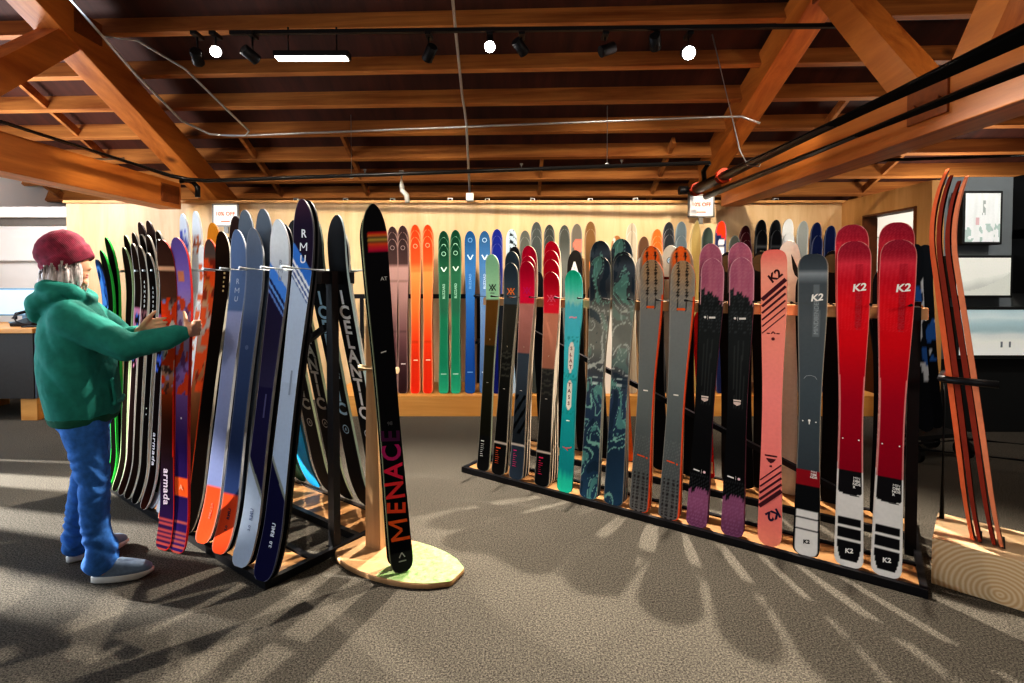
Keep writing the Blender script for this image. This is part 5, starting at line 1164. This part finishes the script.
# hood lying bunched round the neck and on the back
nk = [(-.05, .0, 1.345), (-.06, .065, 1.365), (-.11, .105, 1.40), (-.20, .085, 1.415), (-.235, 0, 1.42), (-.20, -.085, 1.415), (-.11, -.105, 1.40), (-.06, -.065, 1.365), (-.05, 0, 1.345)]
chain(hb, [Wp(*p) for p in nk], (.024, .03, .034, .036, .034, .036, .034, .03, .024))
ell(hb, Wp(-.225, 0, 1.345), .072, .125, .062); ell(hb, Wp(-.255, 0, 1.295), .035, .07, .05)
chain(hb, [Wp(-.17, .115, 1.375), Wp(-.25, .06, 1.36), Wp(-.265, -.03, 1.35)], (.028, .03, .028))
chain(hb, [Wp(-.2, .1, 1.32), Wp(-.265, .05, 1.315), Wp(-.28, -.03, 1.31)], (.02, .022, .02))
def fold_h(co):
    q = co * 7.5; w = mnoise.noise(Vector((q.x * .8 + co.z * 3, q.y * .8 - co.z * 3, q.z * .5)))
    w2 = mnoise.noise(Vector((co.x * 26, co.y * 26, co.z * 20 + co.x * 12)))
    return .009 * (abs(w) * 2 - .55) + .0022 * w2
hoodie = blob('hoodie', hb, M_HOOD, person, .008, 5, fold_h)
hb = B(); chain(hb, [Wp(.055, -.1, .845), Wp(.062, 0, .84), Wp(.05, .1, .845)], (.012, .012, .012)); chain(hb, [Wp(.05, .13, .97), Wp(.055, .1, .86)], (.009, .01)); 
blob('pouch_pocket_seam', hb, M_HOOD, hoodie, .006, 4)
hb = B(); loft(hb, [ring(*a) for a in ((.757, -.085, .128, .184), (.766, -.085, .136, .192), (.80, -.085, .146, .2), (.806, -.085, .13, .18))]); blob('waistband_rib', hb, flat('green_rib', '1a5a48', .9, 0, .14, 30, .3), hoodie, .007, 3)
# jeans
jb = B()
ell(jb, Wp(-.085, 0, .80), .125, .175, .13)
for (h, k, an), bun in zip(LEG, (1, -1)):
    chain(jb, (h + Zv * -.02, h * .5 + k * .5, k, k * .5 + an * .5 - fv * .012, an + Zv * .05, an + Zv * .012 - fv * .008), (.102, .082, .064, .058, .064, .068))
def fold_j(co):
    low = max(0, 1 - abs(co.z - .1) / .2); kn_ = max(0, 1 - abs(co.z - .5) / .15)
    return (.0025 + .010 * low + .004 * kn_) * math.sin(co.z * 95 + 14 * mnoise.noise(co * 6) + co.x * 20) * .6 + .004 * mnoise.noise(co * 14)
jeans = blob('jeans', jb, M_JEAN, person, .0075, 4, fold_j)
jb = B(); a = Wp(-.14, .172, .80); cap(jb, a, a + fv * .07 - Zv * .12, .004, .004); blob('pocket_seam', jb, flat('denim_seam', '254a80', .8), jeans, .004, 1)
# slip-on shoes
def shoe(hl, to):
    d = (to - hl).normalized(); s = Vector((d.y, -d.x, 0)); L = (to - hl).length + .02
    def rg(z, k0, k1, wsc, n=28):
        pts = []
        for j in range(n):
            a = 2 * math.pi * j / n; ca_, sa = math.cos(a), math.sin(a)
            x = .5 + .5 * ca_; w = (.034 + .014 * sstep(0, .7, x)) * wsc
            xx = k0 + (k1 - k0) * x
            pts.append(hl + d * (xx * L) + s * (w * (1 if sa > 0 else -1) * abs(sa) ** .7) + Vector((0, 0, z + (.012 * sstep(.8, 1, x) if z < .03 else 0))))
        return pts
    q = B(); loft(q, [rg(.002, 0.02, .97, .95), rg(.006, 0, 1., 1.03), rg(.03, 0, 1.0, 1.03), rg(.034, .02, .98, .98)]); so = q
    u_ = B(); loft(u_, [rg(.03, .02, .98, .98), rg(.05, .03, .965, .96), rg(.066, .03, .88, .86), rg(.082, .03, .70, .72), rg(.094, .03, .52, .62), rg(.10, .05, .46, .52)])
    up = mk('shoe', u_, flat('blue_grey_canvas', '7f93ad', .85, 0, .12, 50, .2), person, True)
    mk('shoe_sole', so, flat('white_rubber', 'dcd8d2', .6), up, True)
for h, tt in FOOT: shoe(h, tt)
# hair under the hat
hr = B(); rr_ = random.Random(3)
for k in range(120):
    a = R(rr_.uniform(38, 322)); z0 = 1.545 + .03 * math.cos(a) + rr_.uniform(-.015, .015); l = rr_.uniform(.12, .215) * (1.0 if 90 < math.degrees(a) < 270 else .95)
    c, s = math.cos(a), math.sin(a)
    def hp(z, g): return Wp(-.148 + (.094 + g) * c, (.078 + g) * s, z)
    g = rr_.uniform(-.004, .014); sw = rr_.uniform(-.012, .02)
    tube(hr, [hp(z0, g), hp(z0 - l * .35, g + .008) , hp(z0 - l * .7, g + .010 + sw * .3), hp(z0 - l, g - .006 + sw)], [.011, .012, .009, .003], 7)
hfix(hr); mk('hair', hr, M_HAIR, person, True)
# beanie
tl = R(28); upd = Vector((0, 0, 1)) * math.cos(tl) - fv * math.sin(tl); fd = fv * math.cos(tl) + Vector((0, 0, 1)) * math.sin(tl); hc = Wp(-.122, 0, 1.535)
def hring(t_, rf, rr, n=36, rip=0.): return [hc + upd * t_ * 1.2 + fd * (rf * 1.1 * math.cos(a)) + rv * (rr * math.sin(a)) for a in [2 * math.pi * k / n for k in range(n)]]
q = B(); loft(q, [hring(.0, .100, .082), hring(-.008, .112, .092), hring(0, .119, .097), hring(.05, .121, .099), hring(.06, .117, .096), hring(.062, .113, .093), hring(.09, .113, .092), hring(.118, .103, .084), hring(.14, .086, .07), hring(.156, .06, .05), hring(.165, .03, .026), hring(.168, .008, .008)])
hfix(q); hat = mk('beanie', q, knit(), person, True)
for v in hat.data.vertices: v.co += Vector((mnoise.noise(v.co * 22), mnoise.noise(v.co * 22 + Vector((5, 0, 0))), mnoise.noise(v.co * 22 + Vector((0, 9, 0))))) * .006
# ------------------------------------------------------------------ light
def spot(loc, target, W, deg, col=(1, .9, .76), blend=.6, size=.04, name='spot_lamp'):
    l = bpy.data.lights.new(name, 'SPOT'); l.energy = W; l.color = col; l.spot_size = R(deg); l.spot_blend = blend; l.shadow_soft_size = size
    o = link(name, l); o.location = loc; o.rotation_euler = (Vector(target) - Vector(loc)).to_track_quat('-Z', 'Y').to_euler(); return o
# the three lit heads shine towards the front of the shop
spot((-2.38, 4.22, 3.29), (-1.7, 1.6, 0), 600, 100, size=.025)
spot((-.18, 4.2, 3.31), (-.3, 1.4, 0), 950, 105, size=.025)
spot((1.42, 4.2, 3.26), (.95, 1.4, 0), 1250, 88, size=.025)
# added fill spots without heads, aimed at the racks from the camera side, and washers for the back wall
for x, y, z, tx, ty, tz, W in ((-2.2, -.4, 2.2, -1.9, 3.0, 1.05, 90), (-.6, -.9, 2.5, -.6, 3.0, 1.1, 95), (.6, -.8, 2.5, .7, 3.2, 1.05, 130), (1.5, -.9, 2.05, 1.9, 2.6, 1.05, 120)):
    spot((x, y, z), (tx, ty, tz + .25), W * .9, 42, (1, .9, .78), .9, .15)
for x, W in ((-3.2, 160), (-1.1, 230), (.95, 330), (2.4, 230)):
    spot((x, 4.05, 3.35), (x + .1, 6.1, 1.35), W, 95, (1, .88, .70), .9, .05)
spot((4.6, 2.9, 3.2), (4.7, 5.0, 1.5), 130, 90, (1, .95, .88), .9, .1)
# unseen fill points, added above the frame to brighten joists and floor
for x, y, W in ((-1.9, 2.3, 17), (.7, 2.0, 20), (3.5, 2.4, 46), (-5.2, 3.0, 20)):
    a = bpy.data.lights.new('joist_fill_lamp', 'POINT'); a.energy = W; a.color = (1, .86, .68); a.shadow_soft_size = .12; o = link('joist_fill_lamp', a); o.location = (x, y, 2.95)
# bar light
a = bpy.data.lights.new('bar_lamp', 'AREA'); a.shape = 'RECTANGLE'; a.size = .58; a.size_y = .08; a.energy = 25; a.color = (1, .95, .86)
o = link('bar_lamp', a); o.location = (-1.65, 4.35, 3.265)
# daylight through the windows in the left wall
for k, y in enumerate((.15, 1.95, 3.75)):
    a = bpy.data.lights.new('window_daylight', 'AREA'); a.shape = 'RECTANGLE'; a.size = 1.4; a.size_y = 1.4; a.energy = 125; a.color = (.72, .86, 1.)
    o = link('window_daylight', a); o.location = (LX - .25, y, 1.6); o.rotation_euler = (0, R(-90), 0)
a = bpy.data.lights.new('side_room_lamp', 'POINT'); a.energy = 60; a.color = (1, .95, .88); a.shadow_soft_size = .2; o = link('side_room_lamp', a); o.location = (5.3, 6.0, 2.2)
a = bpy.data.lights.new('rear_left_fill', 'POINT'); a.energy = 130; a.color = (.96, .97, 1.); a.shadow_soft_size = .25; o = link('rear_left_fill', a); o.location = (-5.5, 4.9, 2.5)  # added fill, brightens the white wall and floor at the rear left
spot((-10.2, 4.75, 3.05), (-3.3, 3.55, 0), 22000, 17, (1, .95, .86), .3, .03, 'low_sun')
w = bpy.data.worlds.new('world'); sc.world = w; w.use_nodes = True
bg = w.node_tree.nodes['Background']; bg.inputs['Color'].default_value = (1., .93, .84, 1); bg.inputs['Strength'].default_value = .15
# ------------------------------------------------------------------ camera
cd = bpy.data.cameras.new('camera'); cam = link('camera', cd); cam.location = (0, 0, 1.45); cam.rotation_euler = (R(90 - 1.5), 0, 0)
cd.sensor_fit = 'HORIZONTAL'; cd.sensor_width = 36; cd.lens = 36 * 520 / 1024; cd.shift_y = -47.4 / 1024; cd.clip_start = .05
sc.camera = cam
sc.view_settings.view_transform = 'Standard'; sc.view_settings.look = 'Medium High Contrast'; sc.view_settings.exposure = 0.; sc.view_settings.gamma = 1.
sc.cycles.max_bounces = 6; sc.cycles.use_denoising = True
# tidy: drop designs that were not used and the text probe
for k, o in P.items():
    if o.name not in _used:
        for ch in list(o.children): bpy.data.objects.remove(ch)
        bpy.data.objects.remove(o)
bpy.data.objects.remove(_fo)
